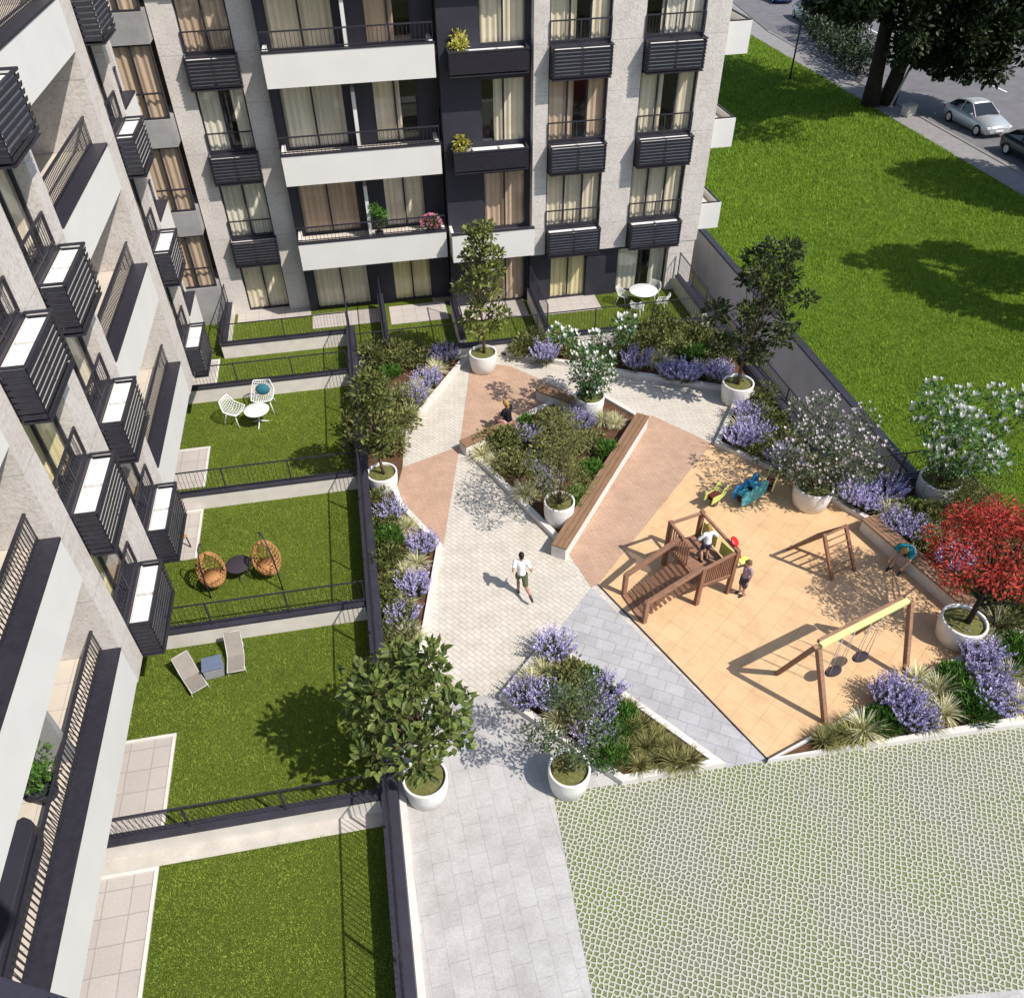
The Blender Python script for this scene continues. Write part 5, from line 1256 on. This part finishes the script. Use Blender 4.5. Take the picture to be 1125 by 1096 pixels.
m = MB(); m.box(-.35, -.25, 0, .35, .25, .55); m.build('block', 'concrete', t, bevel=.04); m = MB(); m.box(-.38, -.28, .551, .38, .28, .62); m.build('cap', 'concrete_grey', t, bevel=.02)

# ------------------------------------------------------------------ grass blades standing on the lawns
import numpy as np
def turf_material(name, dark, light):
    t = NT(name); g = t.n('ShaderNodeNewGeometry'); co = t.coord()
    n = t.noise(co, 2.6, 4, .65); n2 = t.noise(co, .35, 3)
    c = t.ramp(g.outputs['Random Per Island'], [(0, dark), (1, light)])
    c = t.mix(.6, c, t.ramp(n, [(.32, (.62, .66, .6)), (.68, (1.35, 1.28, 1.25))]), 'MULTIPLY')
    c = t.mix(.35, c, t.ramp(n2, [(.3, (.75, .8, .7)), (.7, (1.15, 1.1, 1.1))]), 'MULTIPLY')
    t.base(c); t.rough(.7, .15)
    tr = t.n('ShaderNodeBsdfTranslucent'); t.l(c, tr.inputs[0]); mx = t.n('ShaderNodeMixShader'); mx.inputs[0].default_value = .3
    t.l(t.b.outputs[0], mx.inputs[1]); t.l(tr.outputs[0], mx.inputs[2]); t.l(mx.outputs[0], t.out.inputs[0]); MT[name] = t.m
turf_material('lawn_blades', (.145, .220, .024), (.370, .465, .080))
turf_material('field_blades', (.108, .202, .014), (.285, .415, .046))
def blades(name, rects, holes, per_m2, ln, wd, mat, seed, fall=None):
    rg = np.random.default_rng(seed); pts = []
    for x0, y0, x1, y1 in rects:
        k = int((x1-x0)*(y1-y0)*per_m2); p = np.column_stack((rg.uniform(x0, x1, k), rg.uniform(y0, y1, k))); pts.append(p)
    p = np.concatenate(pts); keep = np.ones(len(p), bool)
    for x0, y0, x1, y1 in holes: keep &= ~((p[:, 0] > x0) & (p[:, 0] < x1) & (p[:, 1] > y0) & (p[:, 1] < y1))
    if fall: keep &= rg.random(len(p)) < np.clip(fall/p[:, 1], .12, 1)**2
    p = p[keep]; n = len(p)
    cl = .5+.5*np.sin(p[:, 0]*3.1+1.3*np.sin(p[:, 1]*2.3))*np.sin(p[:, 1]*2.7+1.7*np.sin(p[:, 0]*1.9))
    L = ln*(.55+.6*cl)*rg.uniform(.6, 1.2, n); a = rg.uniform(0, 2*np.pi, n); lean = rg.uniform(.2, 1.0, n); b = a+np.pi/2
    W = wd*rg.uniform(.7, 1.3, n)
    if fall: W = W*np.clip(p[:, 1]/fall, 1, 2.5); L = L*np.clip(p[:, 1]/fall, 1, 1.6)
    v = np.zeros((n, 3, 3)); v[:, 0, :2] = p-np.column_stack((np.cos(b), np.sin(b)))*W[:, None]/2; v[:, 1, :2] = p+np.column_stack((np.cos(b), np.sin(b)))*W[:, None]/2
    v[:, 2, :2] = p+np.column_stack((np.cos(a), np.sin(a)))*(L*lean)[:, None]; v[:, 2, 2] = L*np.sqrt(1-.6*lean*lean)+.004; v[:, :2, 2] = .001
    me = bpy.data.meshes.new(name); me.vertices.add(3*n); me.vertices.foreach_set('co', v.ravel()); me.loops.add(3*n); me.loops.foreach_set('vertex_index', np.arange(3*n, dtype=np.int32))
    me.polygons.add(n); me.polygons.foreach_set('loop_start', np.arange(0, 3*n, 3, dtype=np.int32)); me.polygons.foreach_set('loop_total', np.full(n, 3, dtype=np.int32)); me.update(calc_edges=True); me.validate()
    me.materials.append(MT[mat]); o = bpy.data.objects.new(name, me); COL.objects.link(o); o['kind'] = 'stuff'; o['label'] = 'short mown green grass blades'; return o
terr = [(-6.9, 3, -5.55, 8.12), (-6.9, 7.82, -1.1, 8.14), (-6.9, 8.3, -5.55, 10.77), (-6.9, 16.2, -5.62, 18.17), (-6.9, 19.2, -5.67, 21.12), (-6.9, 23.8, -5.75, 26.27), (-5.62, 26.2, -1.1, 26.6), (-5.7, 26.5, -5.4, 29.8), (-5.4, 28.7, -2.4, 30), (-2.5, 27.7, .6, 30), (.45, 27.4, 2.8, 30), (3.05, 27.05, 5.8, 30), (6.25, 26.9, 8.65, 30)]
blades('grass', [(-6.8, 3, -1.18, 8.1), (-6.8, 8.36, -1.18, 13.18), (-6.8, 13.44, -1.18, 18.18), (-6.8, 18.44, -1.18, 23.63), (-6.8, 23.9, -1.18, 29)], terr, 1500, .055, .012, 'lawn_blades', 1)
blades('grass', [(-.8, 24.84, .1, 27.7), (.34, 24.84, 2.78, 27.5), (3.02, 24.84, 5.84, 27.3), (6.08, 24.84, 11.72, 28.0)], terr, 900, .06, .014, 'lawn_blades', 2)
blades('grass', [(15.02, 8.5, 31, 66)], [], 620, .12, .022, 'field_blades', 3, fall=24)
